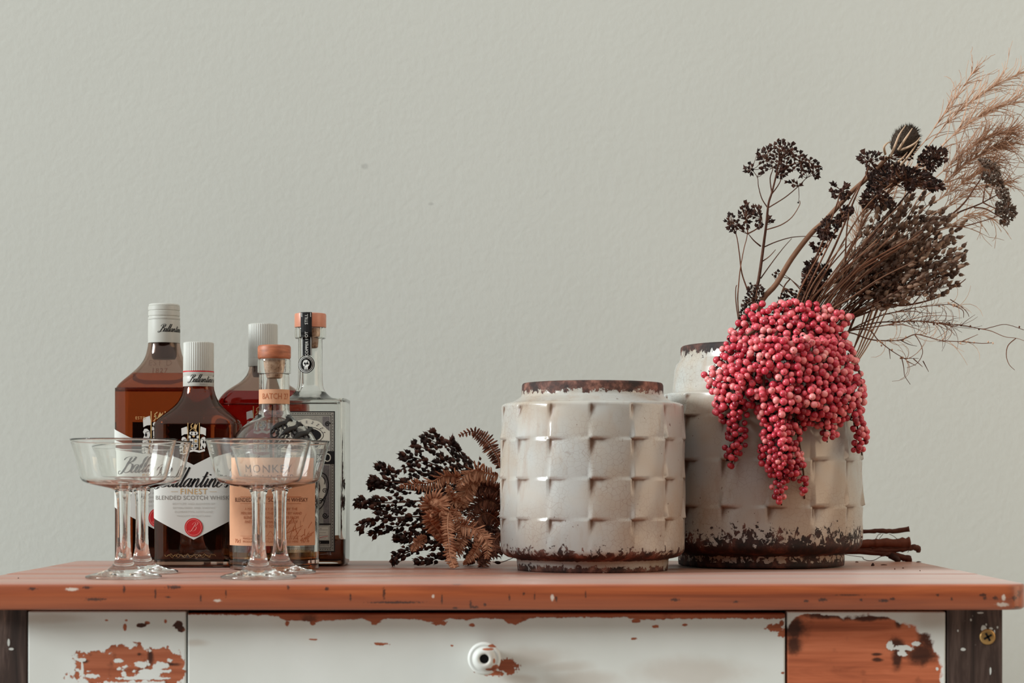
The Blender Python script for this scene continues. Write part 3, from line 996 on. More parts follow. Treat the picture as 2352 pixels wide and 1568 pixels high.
# raised letters moulded in the shoulder glass
em = Print(lambda s, z, off: (s, -(lambda r: (r[2] + off) * max(0, 1 - (abs(s) / r[1]) ** 2.2) ** .5)(table_at([(z1(886), 100 * s1, 74 * s1, 4.6), (z1(873), 88 * s1, 65 * s1, 4), (z1(860), 74 * s1, 58 * s1, 3.3), (z1(846), 60 * s1, 52 * s1, 2.7), (z1(832), 49.5 * s1, 47 * s1, 2.2), (z1(818), 42.5 * s1, 42.5 * s1, 2)], z)), z), 0.0007)
em.text('EST D', -1 * s1, z1(842), 19 * s1, track=1.15).text('1827', -1 * s1, z1(859), 16 * s1, track=1.2)
em.build('moulded_lettering', M['brown'], big)
patch('back_label', M['back_label'], big, lambda s, z, off: (s, -W1(s, z, off)[1], z), -HA * .72, HA * .9, z1(1286), z1(968), 0.0004, 20, 2)

# --- 2: front bottle
mid, s2, z2 = blended_bottle('whisky_bottle', 'shorter amber whisky bottle with red band under its cap, in front of the others', 456, 2.42,
    [(1300, 88, BL, BR), (1297, 93, BL, BR), (1291, 96, BL, BR), (1100, 96, BL, BR), (986, 96, BL, BR), (975, 95, BL, BR), (965, 91, 4.6, BR), (954, 80, 4.0, .74), (944, 68, 3.3, .78), (933, 55.5, 2.7, .86), (921, 46, 2.2, .95), (909, 40, 2, 1), (899, 37, 2, 1), (888, 35, 2, 1), (850, 32.5, 2, 1), (798, 31.5, 2, 1)],
    BR, M['brown'], M['whisky'], 868, 'ribbed')
HB = 96 * s2
W2 = wrap_super(HB, HB * BR, BL)
rc2 = 34.6 * s2
sl = lathe_part('neck_sleeve', [(rc2 + .0002, z2(888)), (rc2 + .0004, z2(887)), (rc2 + .0004, z2(866)), (rc2 + .0001, z2(864.5)), (rc2 + .0004, z2(863)), (rc2 + .0004, z2(855.5))], M['cap'], mid)
lathe_part('cap_band', [(rc2 + .0004, z2(855.3)), (rc2 + .0004, z2(852.6))], M['red'], mid)
ribbed_cap(mid, rc2 + .0002, z2(852.4), z2(786), M['cap'], 44)
Print(wrap_cyl(rc2), 0.0006).script(NAME, .0086, z2(879), .0042, .24).build('lettering', M['black'], sl)
Print(wrap_cyl(rc2), 0.0006).text('FINEST', .0092, z2(885.5), .0026, track=1.3).build('lettering', M['grey_ink'], sl)
front_face(mid, HB, W2, z2, s2, z2(1068))
crest(mid, W2, 0.0, z2(1037), 70 * s2, 0.0004)
patch('back_label', M['back_label'], mid, lambda s, z, off: (s, -W2(s, z, off)[1], z), -HB * .9, HB * .9, z2(1290), lambda s: z2(965) if s < HB * .04 else z2(1180), 0.0004, 40, 2)  # outline shaped to give the bottle its dark left side and foot
sg = Print(W2, 0.0005)
sg.line([(x * s2, z2(1272) + (2.2 * math.sin(x * .33) + 1.5 * math.sin(x * .83)) * s2) for x in range(-66, 52, 2)], 0.35 * s2)
sg.line([(x * s2, z2(1274) + (3.5 * math.cos(x * .45)) * s2) for x in range(-60, 40, 2)], 0.3 * s2)
sg.build('signature', M['gold'], mid)

# --- 3: red bottle with a ribbed cap, behind
red, s3, z3 = blended_bottle('spirit_bottle', 'dark red spirit bottle with white ribbed cap, partly hidden behind the wood-stoppered bottle', 604, 2.545,
    [(1290, 98, BL, .6), (1287, 103, BL, .6), (1280, 105, BL, .6), (1100, 105, BL, .6), (945, 105, BL, .6), (930, 103, BL, .6), (917, 97, 4.6, .62), (904, 87, 4, .64), (892, 73, 3.3, .70), (882, 58, 2.7, .8), (873, 47, 2.2, .92), (862, 38, 2, 1), (852, 33.5, 2, 1), (842, 31.5, 2, 1), (800, 30.5, 2, 1), (756, 30, 2, 1)],
    .6, M['brown'], M['ruby'], 900, 'ribbed')
H3 = 105 * s3
W3 = wrap_super(H3, H3 * .6, BL)
pourer(red, 25 * s3, z3(868), z3(790))
rc3 = 33.5 * s3
lathe_part('neck_sleeve', [(rc3, z3(842)), (rc3 + .0003, z3(841)), (rc3 + .0003, z3(823))], M['cap'], red)
ribbed_cap(red, rc3 + .0001, z3(822.7), z3(744), M['cap'], 44)
front_face(red, H3, W3, z3, s3, z3(1035))
crest(red, W3, 0.0, z3(1003), 74 * s3, 0.0004)

# --- 4: round bottle with a wooden stopper
s4 = 2.345 / F
def z4(py): return ZC - TOP - (py - HY) * s4
malt = thing('whisky_bottle', 'round clear bottle with wooden stopper and dark climbing-animal emblem on its shoulder', 'bottle', ((630 - CX) * s4, 2.345, TOP))
rows4 = [(1304, 93), (1301, 99), (1296, 102.5), (1288, 103), (1100, 103), (1040, 102.5), (1020, 99), (1003, 92), (988, 81), (975, 67), (965, 52), (957, 42), (948, 37), (936, 35), (900, 34.5), (870, 34.5), (858.5, 34.5), (857, 37.5), (850, 38), (832, 38), (826, 37), (824.5, 35)]
r4 = resample([(z4(a), b * s4, b * s4, 2.0) for a, b in rows4], 4)
r4[0] = (0.0004,) + r4[0][1:]
bottle(malt, r4, M['clear2'], 0.0042, 0.011, M['amber'], z4(1266))
lathe_part('stopper_cap', [(35.5 * s4, z4(824.5)), (37.5 * s4, z4(822)), (38 * s4, z4(819)), (38 * s4, z4(798)), (37 * s4, z4(795)), (34.5 * s4, z4(793.2)), (20 * s4, z4(792.7))], M['stopper'], malt)
lathe_part('cork', [(14 * s4, z4(869)), (17.5 * s4, z4(867.5)), (22 * s4, z4(850)), (24.0 * s4, z4(838)), (24.6 * s4, z4(830)), (24.6 * s4, z4(824.6))], M['cork'], malt)
R4n = 34.5 * s4
W4n = wrap_cyl(R4n)
nb = patch('neck_label', M['orange'], malt, W4n, -PI * R4n * .98, PI * R4n * .98, z4(928), z4(895), 0.0004, 48, 2)
Print(W4n, 0.0007).text('BATCH 27', .004, z4(917), .0095, sx=.8).build('lettering', M['orange_fade'], nb)
R4 = 103 * s4
W4 = wrap_cyl(R4)
ml = patch('label', M['orange'], malt, W4, -R4 * 1.22, R4 * 1.22, z4(1250), z4(1052), 0.0004, 60, 2)
u = s4
k = Print(W4, 0.0007)
k.text('MONKEY', -2 * u, z4(1088), 27 * u, track=1.15)
k.text('SHOULDER', -2 * u, z4(1113), 27 * u, track=1.05)
k.text('BLENDED MALT SCOTCH WHISKY', 2 * u, z4(1151), 13 * u, sx=.92, track=1.02)
k.build('lettering', M['orange_ink'], ml)
k = Print(W4, 0.0007)
for i, ln in enumerate(('A MALT WHISKY INSPIRED BY THE', 'MEN WHO TURN THE BARLEY BY HAND', 'BLENDED IN SMALL BATCHES FROM', 'FINEST SINGLE MALT WHISKIES OF', 'SPEYSIDE SCOTLAND')):
    k.text(ln, 4 * u, z4(1170 + i * 9.7), 8.5 * u, sx=.95)
k.text('MIXED & BOTTLED IN SCOTLAND BY THE', 2 * u, z4(1236), 7 * u)
k.text('PRODUCT OF SCOTLAND BOTTLED HERE', 2 * u, z4(1243), 7 * u)
k.rect(-72 * u, 76 * u, z4(1140.8), z4(1139.4), 12).rect(-72 * u, 76 * u, z4(1155.6), z4(1154.9), 12).rect(-72 * u, 76 * u, z4(1228.6), z4(1228), 12)
k.text('70cl', -82 * u, z4(1244), 13 * u).text('40%', 86 * u, z4(1243), 17 * u, shear=.2).line([(x * u, z4(1222) + 5 * u * math.sin(x * .4)) for x in range(-5, 34, 2)], .9 * u)
k.build('lettering', M['orange_fade'], ml)
# faded sketch of barley at the lower right of the label
k = Print(W4, 0.0006)
for j in range(26):
    a = random.uniform(20, 105); b_ = random.uniform(1195, 1240); l = random.uniform(8, 26); d = random.uniform(-.6, 1.4)
    k.line([(min(118, a + math.sin(d) * l * q / 3 + q * q * .5) * u, z4(b_ - math.cos(d) * l * q / 3)) for q in range(4)], random.uniform(.6, 2.2) * u)
k.build('sketch', M['orange_fade'], ml)
# emblem: three animals climbing down the shoulder, cast in dark metal
def shoulder_pt(px, py, lift):
    z = z4(py)
    r = table_at(r4, z)[1]
    x = (px - 630) * s4
    return Vector((x, -math.sqrt(max(r * r - x * x, 1e-6)) - lift, z))
def blob(b, c, rx, ry, rz, rot=0.0, n=8, m=6):
    rings = []
    for j in range(m + 1):
        th = lerp(0.12, PI - 0.12, j / m)
        rings.append([])
        for i in range(n):
            ph = 2 * PI * i / n
            x, z, y = rx * math.sin(th) * math.cos(ph), rz * math.cos(th), ry * math.sin(th) * math.sin(ph)
            rings[-1].append((c[0] + x * math.cos(rot) - z * math.sin(rot), c[1] + y, c[2] + x * math.sin(rot) + z * math.cos(rot)))
    b.rings(rings[::-1])
b = MB()
for (ox, oy) in ((652, 979), (675, 990), (699, 1001)):
    sp = cr([shoulder_pt(ox + dx_, oy + dy_, .0008) for dx_, dy_ in ((-17, 10), (-11, 5), (-2, -2), (7, -5), (11, -10), (14, -15), (19, -14), (23, -11))], 4)
    pr = [interp([(0, 2), (.14, 6.2), (.3, 6.6), (.45, 6.4), (.58, 3.8), (.72, 5.6), (.86, 3.6), (1, 2)], q / (len(sp) - 1)) * u for q in range(len(sp))]
    b.tube(sp, pr, 10)
    blob(b, shoulder_pt(ox + 10, oy - 20, .0012), 2.4 * u, .0014, 2.6 * u)                 # ear
    for leg in (((9, -4), (15, 4), (12, 12), (18, 14)), ((5, -4), (6, 6), (11, 10)), ((-10, 6), (-2, 10), (-7, 17), (0, 19)), ((-13, 7), (-12, 14), (-17, 18))):
        q = cr([shoulder_pt(ox + a, oy + c, .0010) for a, c in leg], 4)
        b.tube(q, [lerp(3.0, 1.8, k_ / (len(q) - 1)) * u for k_ in range(len(q))], 6)
b.tube(cr([shoulder_pt(*q, .0005) for q in ((646, 978), (636, 986), (632, 996), (635, 1004), (642, 1006), (648, 1001), (646, 996))], 4), [.0009] * 25, 6)
b.tube(cr([shoulder_pt(*q, .0005) for q in ((668, 990), (658, 998), (652, 1008), (655, 1016))], 4), [.0008] * 13, 6)
b.build('emblem', M['bronze'], malt)

# --- 5: square clear bottle with an engraved certificate label
s5 = 2.458 / F
def z5(py): return ZC - TOP - (py - HY) * s5
gin = thing('spirit_bottle', 'square clear bottle with copper stopper, black strip seal and grey engraved label', 'bottle', ((713 - CX) * s5, 2.458, TOP))
NQ = 9.0
rows5 = [(1297, 80, NQ, 1), (1294, 83, NQ, 1), (1270, 86, NQ, 1), (1100, 87, NQ, 1), (932, 87, NQ, 1), (925, 86, NQ, 1), (922, 83, 8, 1), (920.5, 74, 6, 1), (917, 60, 4, 1), (911, 47, 2.6, 1), (903, 38, 2, 1), (893, 31.5, 2, 1), (880, 28.5, 2, 1), (840, 27.5, 2, 1), (779, 27.5, 2, 1), (777.5, 34, 2, 1), (772, 35.5, 2, 1), (757, 35.5, 2, 1), (753, 34.5, 2, 1)]
r5 = resample([(z5(a), b_ * s5, b_ * s5 * .98, n) for a, b_, n, q in rows5], 3)
r5[0] = (0.0004,) + r5[0][1:]
bottle(gin, r5, M['clear2'], 0.0045, 0.007, M['rum'], z5(1236), seg=64)
copper = lathe_part('stopper_cap', [(34 * s5, z5(752.6)), (36 * s5, z5(752)), (36.3 * s5, z5(750)), (36.3 * s5, z5(724)), (35.5 * s5, z5(721)), (33 * s5, z5(720)), (18 * s5, z5(719.6))], M['copper'], gin)
lathe_part('cork', [(14 * s5, z5(799)), (17 * s5, z5(797)), (18.5 * s5, z5(780)), (22 * s5, z5(768)), (22 * s5, z5(752.8))], M['cork'], gin)
u = s5
def strip_y(z):
    return interp([(z5(862), 27.5 * u), (z5(779), 27.5 * u), (z5(777), 35.6 * u), (z5(753), 36.4 * u), (z5(719), 36.4 * u)], z)
def strip_wrap(s, z, off):
    r = strip_y(z) + off
    return (s, -math.sqrt(max(r * r - s * s, 1e-7)), z)
SX = -6 * u
b = Print(strip_wrap, .0007, SX)
zs = [z5(p) for p in (818, 805, 792, 781, 778, 765, 752, 740, 730, 719.6)]
for za, zb in zip(zs, zs[1:]):
    wa, wb = (12 if za < z5(778) else 13) * u, (12 if zb < z5(778) else 13) * u
    for q in range(4):
        f0, f1 = -1 + q * .5, -1 + (q + 1) * .5
        b.poly([(wa * f0, za), (wa * f1, za), (wb * f1, zb), (wb * f0, zb)])
b.ell(-1 * u, z5(838), 19.5 * u, 20.5 * u, 32)
st = b.build('strip_seal', M['black'], gin)
b = Print(strip_wrap, .0011, SX)
b.rect(-11 * u, -9.6 * u, z5(818), z5(721), 1).rect(9.6 * u, 11 * u, z5(818), z5(721), 1)
b.ring(-1 * u, z5(838), 17 * u, 18 * u, 1.2 * u).ring(-1 * u, z5(838), 14 * u, 15 * u, .8 * u)
b.text('COPPER POT', 3.8 * u, z5(792), 9.6 * u, rot=PI / 2, track=1.0)
b.text('STILL', 3.8 * u, z5(736), 10 * u, rot=PI / 2, track=1.05)
# skull-like monogram
b.ell(-1 * u, z5(836), 8 * u, 8.5 * u, 16).rect(-5 * u, 3 * u, z5(850), z5(842))
b.build('lettering', M['white'], st)
Print(strip_wrap, .0014, SX).ell(-4.2 * u, z5(836), 2.2 * u, 2.6 * u, 10).ell(2.2 * u, z5(836), 2.2 * u, 2.6 * u, 10).rect(-3 * u, -2.2 * u, z5(850), z5(845)).rect(0, .8 * u, z5(850), z5(845)).line([(-8 * u, z5(848)), (6 * u, z5(826))], 1.2 * u).build('lettering', M['black'], st)
H5 = 87 * u
W5 = wrap_super(H5, H5 * .98, NQ)
zt, zb = z5(947), z5(1264)
L = 64 * u
lab = patch('label', M['bill'], gin, W5, -L, L, zb, zt, .0004, 24, 8)
D = Print(W5, .0007)
D.frame(-L, L, zb, zt, 2.2 * u).frame(-L + 9 * u, L - 9 * u, zb + 9 * u, zt - 9 * u, .9 * u)
D.rect(-L + 2 * u, L - 2 * u, z5(1066), z5(1037), 10)
D.ell(0, z5(1001), 33 * u, 16 * u, 40)
D.ring(0, z5(1001), 38 * u, 19 * u, 1.2 * u)
D.spiral(L - 17 * u, z5(976), 6 * u, 1.6, 2 * u).spiral(-L + 17 * u, z5(976), 6 * u, 1.6, 2 * u, sgn=-1)
D.ring(0, z5(1120), 30 * u, 32 * u, 2.2 * u)
for sx in (-1, 1):
    D.line(cr([(sx * 32 * u, z5(1085), 0), (sx * 44 * u, z5(1092), 0), (sx * 49 * u, z5(1112), 0), (sx * 45 * u, z5(1135), 0), (sx * 33 * u, z5(1150), 0)], 6), 2.4 * u)
    D.spiral(sx * 41 * u, z5(1126), 6 * u, 1.5, 1.6 * u, sgn=sx).spiral(sx * 31 * u, z5(1150), 7 * u, 1.5, 2 * u, sgn=sx).spiral(sx * 42 * u, z5(1182), 7 * u, 1.6, 2.2 * u, sgn=-sx)
    D.line(cr([(sx * 24 * u, z5(1172), 0), (sx * 36 * u, z5(1160), 0), (sx * 43 * u, z5(1142), 0)], 6), 2 * u)
    D.line(cr([(sx * 30 * u, z5(1090), 0), (sx * 41 * u, z5(1100), 0), (sx * 40 * u, z5(1112), 0)], 6), 1.6 * u)
D.rect(-L + 9 * u, L - 9 * u, z5(1203), z5(1200), 6)
D.rect(-L + 13 * u, L - 13 * u, z5(1245.5), z5(1238.5), 6)
for i in range(46):
    z_ = lerp(zb + 5 * u, zt - 5 * u, (i + .5) / 46)
    if z5(1066) < z_ < z5(1037): continue
    D.ell(L - 5.4 * u, z_, 1.1 * u, 1.0 * u, 6).ell(-L + 5.4 * u, z_, 1.1 * u, 1.0 * u, 6)
for i in range(20):
    x_ = lerp(-L + 8 * u, L - 8 * u, (i + .5) / 20)
    D.ell(x_, zt - 5.4 * u, 1.1 * u, 1.0 * u, 6).ell(x_, zb + 5.4 * u, 1.1 * u, 1.0 * u, 6)
D.build('label_print', M['black'], lab)
D = Print(W5, .00055)
D.rect(-L + 10 * u, -L + 26 * u, z5(1200), z5(1068), 2).rect(L - 26 * u, L - 10 * u, z5(1200), z5(1068), 2).rect(L - 28 * u, L - 10 * u, z5(1034), z5(958), 2).rect(-L + 10 * u, -L + 28 * u, z5(1034), z5(958), 2)
D.build('label_print', M['bill_mid'], lab)
D = Print(W5, .00062)
cart = []
for i in range(41):
    a = PI * i / 40
    r_ = 1 + .06 * abs(math.sin(a * 5))
    cart.append((46 * u * math.cos(a) * r_, z5(1000) + 34 * u * math.sin(a) * r_))
D.poly(cart)
D.poly([(-52 * u, z5(1014)), (52 * u, z5(1014)), (52 * u, z5(992)), (44 * u, z5(986)), (-44 * u, z5(986)), (-52 * u, z5(992))])
D.ell(0, z5(1120), 44 * u, 42 * u, 40)
D.rect(-L + 13 * u, L - 13 * u, z5(1238), z5(1206), 6)
D.frame(-L + 10.6 * u, L - 10.6 * u, z5(1035), zt - 10.6 * u, .8 * u).frame(-L + 10.6 * u, L - 10.6 * u, zb + 10.6 * u, z5(1067.5), .8 * u)
D.build('label_print', M['bill_lt'], lab)
Print(W5, .00085).ell(0, z5(1120), 28 * u, 30 * u, 40).build('label_print', M['bill_or'], lab)
D = Print(W5, .0010)
D.text('COLOMBO', 0, z5(1061), 28 * u, sx=.80)
for i in range(7): D.spiral(L - 17 * u, z5(1022) + 0 * i, 2 * u, 1.0, .5 * u)
D.text('COLOMBO', 12 * u, z5(1244.5), 6 * u, track=1.5)
D.build('lettering', M['bill_lt'], lab)
D = Print(W5, .0008)
for i in range(9):
    a = PI * (i + .5) / 9
    for r_ in (27, 30.5):
        D.ell(r_ * 1.35 * u * math.cos(a), z5(1000) + r_ * u * math.sin(a), 2.2 * u, 1.2 * u, 6)
for i in range(4): D.rect(26 * u, (48 - 4 * (i % 2)) * u, z5(1215 + i * 6), z5(1214.3 + i * 6))
D.text('H', 32 * u, z5(1213.5), 6 * u).frame(-L + 14 * u, L - 14 * u, z5(1237), z5(1207), .6 * u)
D.build('label_print', M['bill_mid'], lab)
Print(W5, .0009).line([(28 * u, z5(1233)), (36 * u, z5(1230)), (48 * u, z5(1228.5))], .9 * u).build('label_print', M['red'], lab)

# ------------------------------------------------------------------ four coupe glasses
RIM = 0.0565
def coupe(cx_px, Y, label):
    t = thing('coupe_glass', label, 'glass', ((cx_px - CX) * Y / F, Y, TOP), 'cut coupe glasses before the bottles')
    seg = 64
    def R(prof): return [[(r * math.cos(2 * PI * k / seg), r * math.sin(2 * PI * k / seg), z) for k in range(seg)] for r, z in prof]
    foot = [(.002, .0012), (.030, .0010), (.0395, .0006), (.0405, .0013), (.0402, .0026), (.036, .0042), (.026, .0064), (.0175, .0092), (.0120, .0140), (.0094, .0200)]
    stem_o = [(.0094, .0200), (.0078, .0280), (.0070, .0400), (.0068, .0600), (.0070, .0780), (.0078, .0880), (.0098, .0940)]
    stem_i = [(.0036, .0940), (.0030, .0800), (.0028, .0600), (.0026, .0350), (.0012, .0270), (.0003, .0250)]
    bowl_o = [(.0098, .0940), (.0150, .0962), (.0270, .0985), (.0380, .1012), (.0432, .1036), (.0452, .1064), (.0460, .1090), (.0510, .1290), (.0556, .1462), (RIM, .1480)]
    bowl_i = [(RIM - .0003, .1486), (RIM - .0009, .1485), (.0548, .1462), (.0502, .1290), (.0452, .1091), (.0444, .1066), (.0424, .1044), (.0374, .1021), (.0264, .0995), (.0140, .0977), (.0060, .0968), (.0036, .0940)]
    MB().rings(R(bowl_o + bowl_i), False, False).build('bowl', M['clear'], t)
    MB().rings(R(stem_o), False, False).rings(R(stem_i), False, True).build('stem', M['clear'], t)
    MB().rings(R(foot), True, False).build('foot', M['clear'], t)
    return t
coupe(284, 2.125, 'front coupe glass of the left pair, before the tall amber whisky bottle')
coupe(326, 2.240, 'rear coupe glass of the left pair, close to the front whisky bottle')
coupe(594, 2.120, 'front coupe glass of the right pair, before the wood-stoppered bottle')
coupe(643, 2.235, 'rear coupe glass of the right pair, nearly touching the wood-stoppered bottle')

# ------------------------------------------------------------------ glazed pots with a basket of raised tiles
def pot(name, label, cx_px, Y, rows, tile_rows, relief, ncol, phase, mat):
    """rows = (z, r) outer profile from the base to the lip and down the inside; tile_rows = z limits of the raised tiles"""
    X = (cx_px - CX) * Y / F
    us = [-0.95, -0.84, -0.66, -0.4, 0.0, 0.4, 0.7, 0.86, 0.95]
    angs = []
    for c in range(ncol):
        for u in us:
            angs.append((phase + (c + 0.5 + u * 0.5) * 2 * PI / ncol, c, u))
    rings = []
    zlo, zhi = tile_rows[0], tile_rows[-1]
    zs = []
    for ti, (a, b) in enumerate(zip(tile_rows, tile_rows[1:])):
        for v in us: zs.append(((a + b) / 2 + v * (b - a) / 2, ti, v))
    rnd = random.Random(int(cx_px))
    amp = {}
    def A(ti, c):
        if (ti, c) not in amp: amp[(ti, c)] = rnd.uniform(.75, 1.15)
        return amp[(ti, c)]
    def wob(a, z):
        return 0.0011 * mnoise.noise(Vector((math.cos(a) * 3, math.sin(a) * 3, z * 28)) + Vector((cx_px, 0, 0)))
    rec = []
    out = [r for r in rows if r[2] == 'b'] + [None] + [r for r in rows if r[2] == 'a']
    for r in out:
        if r is None:
            for z, ti, v in zs:
                r0 = interp([(q[0], q[1]) for q in rows if q[2] == 't'], z)
                ring = []
                for a, c, u in angs:
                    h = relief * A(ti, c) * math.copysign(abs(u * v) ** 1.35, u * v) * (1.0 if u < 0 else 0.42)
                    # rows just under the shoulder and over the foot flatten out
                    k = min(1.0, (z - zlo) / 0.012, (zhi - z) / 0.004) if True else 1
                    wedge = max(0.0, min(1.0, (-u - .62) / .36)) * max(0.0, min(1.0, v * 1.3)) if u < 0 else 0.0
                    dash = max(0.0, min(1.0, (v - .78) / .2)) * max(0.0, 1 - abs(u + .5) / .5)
                    rec.append(max(wedge, dash) * min(1.0, A(ti, c)) * max(k, 0.0))  # mask for the painted shade and patina in each tile's upper-left recess
                    h = h * max(k, 0.0) + wob(a, z)
                    ring.append(((r0 + h) * math.cos(a), (r0 + h) * math.sin(a), z + 0.0007 * mnoise.noise(Vector((a * 4, z * 60, 2.0)))))
                rings.append(ring)
        else:
            z, rr = r[0], r[1]
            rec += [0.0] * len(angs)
            rings.append([((rr + wob(a, z) * .6) * math.cos(a), (rr + wob(a, z) * .6) * math.sin(a), z) for a, c, u in angs])
    o = MB().rings(rings).build(name, mat, None)
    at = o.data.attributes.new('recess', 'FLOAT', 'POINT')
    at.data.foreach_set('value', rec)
    o.location = (X, Y, TOP)
    tag(o, label, 'vase')
    return o


s6 = 2.325 / F
def z6(py): return ZC - TOP - (py - HY) * s6
def prof6():
    u = s6
    R = []
    for py, px in ((1312.5, 160), (1312, 168), (1310, 171.5), (1304, 172.5), (1290, 174), (1284, 174), (1281, 176), (1279.5, 186), (1277, 196), (1271, 205), (1266, 209)): R.append((z6(py), px * u, 'b'))
    R[0] = (0.0003, R[0][1], 'b'); R[1] = (0.0009, R[1][1], 'b')
    for py, px in ((1262, 211), (1190, 212), (1090, 212), (1000, 211), (932, 208)): R.append((z6(py), px * u, 't'))
    for py, px in ((930, 206), (927.5, 202), (925.5, 194), (923.5, 184), (920, 177), (914, 168), (911, 164), (906, 162.5), (886, 162), (882, 160.5), (880.5, 158), (880, 152), (881, 146), (884, 143), (915, 143), (935, 188), (1250, 192), (1270, 170), (1272, 20)): R.append((z6(py), px * u, 'a'))
    return R
H6 = z6(880)
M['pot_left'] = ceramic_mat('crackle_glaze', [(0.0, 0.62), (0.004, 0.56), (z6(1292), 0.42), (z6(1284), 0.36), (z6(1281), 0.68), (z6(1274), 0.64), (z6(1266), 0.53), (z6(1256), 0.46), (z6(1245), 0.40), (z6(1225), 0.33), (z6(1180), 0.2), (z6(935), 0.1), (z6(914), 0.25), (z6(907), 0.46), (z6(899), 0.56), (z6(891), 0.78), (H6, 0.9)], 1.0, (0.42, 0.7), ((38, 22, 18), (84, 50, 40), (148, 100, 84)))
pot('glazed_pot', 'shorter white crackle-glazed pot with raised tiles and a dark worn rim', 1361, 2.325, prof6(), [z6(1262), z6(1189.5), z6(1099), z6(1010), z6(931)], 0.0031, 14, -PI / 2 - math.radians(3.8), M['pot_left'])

s7 = 2.435 / F
def z7(py): return ZC - TOP - (py - HY) * s7
def prof7():
    u = s7
    R = []
    for py, px in ((1299, 176), (1298.5, 184), (1296, 188.5), (1290, 189.5), (1270, 190), (1267, 192), (1265.5, 203), (1263, 214), (1256, 224), (1250, 228)): R.append((z7(py), px * u, 'b'))
    R[0] = (0.0003, R[0][1], 'b'); R[1] = (0.0009, R[1][1], 'b')
    for py, px in ((1247, 229), (1160, 230.5), (1055, 230), (960, 228), (908, 226)): R.append((z7(py), px * u, 't'))
    for py, px in ((906, 224), (904.5, 219), (903.5, 210), (902, 203), (880, 201), (850, 198), (836, 193), (832, 188), (826, 185), (804, 184), (798, 183), (795, 180), (794, 173), (795, 166), (798, 163), (880, 163), (920, 205), (1235, 208), (1255, 180), (1257, 20)): R.append((z7(py), px * u, 'a'))
    return R
H7 = z7(794)
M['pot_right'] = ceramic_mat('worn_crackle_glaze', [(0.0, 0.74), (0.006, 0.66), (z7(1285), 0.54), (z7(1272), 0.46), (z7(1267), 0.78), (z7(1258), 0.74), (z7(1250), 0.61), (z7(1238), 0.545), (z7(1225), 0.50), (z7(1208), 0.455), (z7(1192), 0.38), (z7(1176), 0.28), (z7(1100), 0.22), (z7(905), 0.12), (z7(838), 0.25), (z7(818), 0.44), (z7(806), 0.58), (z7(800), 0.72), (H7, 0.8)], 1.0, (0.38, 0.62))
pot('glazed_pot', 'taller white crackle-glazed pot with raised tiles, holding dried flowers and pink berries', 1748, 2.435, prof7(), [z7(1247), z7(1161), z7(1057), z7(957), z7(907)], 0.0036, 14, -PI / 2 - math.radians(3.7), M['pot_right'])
X7 = (1748 - CX) * s7

# ------------------------------------------------------------------ shared small meshes for plant pieces
def mesh_of(b, name, mat, smooth=True):
    me = bpy.data.meshes.new(name)
    me.from_pydata(b.v, [], b.f)
    me.materials.append(mat)
    me.polygons.foreach_set('use_smooth', [smooth] * len(me.polygons))
    me.update()
    return me


def ball_mesh(name, mat, nx=10, ny=7):
    b = MB()
    rings = [[(math.sin(PI * j / ny) * math.cos(2 * PI * i / nx), math.sin(PI * j / ny) * math.sin(2 * PI * i / nx), -math.cos(PI * j / ny)) for i in range(nx)] for j in range(1, ny)]
    vs = [p for r in rings for p in r] + [(0, 0, -1), (0, 0, 1)]
    m = len(rings)
    fs = [(j * nx + i, j * nx + (i + 1) % nx, (j + 1) * nx + (i + 1) % nx, (j + 1) * nx + i) for j in range(m - 1) for i in range(nx)]
    fs += [(m * nx, (i + 1) % nx, i) for i in range(nx)] + [(m * nx + 1, (m - 1) * nx + i, (m - 1) * nx + (i + 1) % nx) for i in range(nx)]
    b.add(vs, fs)
    return mesh_of(b, name, mat)


def pod_mesh(name, mat, seed, length=1.0, tip=0.22, lump=0.18, nx=6):
    """a ribbed seed pod, long axis +Z, about one unit long"""
    r = random.Random(seed)
    prof = [(.02, -.5), (.26, -.38), (.42, -.12), (.40, .12), (.26, .32), (.10, .44), (.02, .5 + tip)]
    rings = []
    for rr, z in prof:
        rings.append([(rr * (1 + r.uniform(-lump, lump)) * math.cos(2 * PI * i / nx + z), rr * (1 + r.uniform(-lump, lump)) * math.sin(2 * PI * i / nx + z), z * length) for i in range(nx)])
    return mesh_of(MB().rings(rings), name, mat)


def lump_mesh(name, mat, seed):
    """an open dry floret: a small cup with ragged points"""
    r = random.Random(seed)
    n = 6
    base = [(.12 * math.cos(2 * PI * i / n), .12 * math.sin(2 * PI * i / n), -.5) for i in range(n)]
    mid = [(.42 * r.uniform(.8, 1.2) * math.cos(2 * PI * i / n), .42 * r.uniform(.8, 1.2) * math.sin(2 * PI * i / n), r.uniform(-.15, .1)) for i in range(n)]
    top = [((.5 if i % 2 else .25) * r.uniform(.7, 1.3) * math.cos(2 * PI * i / n), (.5 if i % 2 else .25) * r.uniform(.7, 1.3) * math.sin(2 * PI * i / n), (.55 if i % 2 else .2) * r.uniform(.8, 1.2)) for i in range(n)]
    b = MB().rings([base, mid, top])
    return mesh_of(b, name, mat, False)


FLOR = [lump_mesh('floret', M['floret'], 11 + i) for i in range(4)]
FLOR2 = [lump_mesh('floret', M['floret2'], 31 + i) for i in range(4)]
PODS = [pod_mesh('seed_pod', M['pod'], 51 + i) for i in range(4)]
DPODS = [pod_mesh('seed_pod', M['dark_pod'], 71 + i, tip=0.3, lump=.28) for i in range(4)]


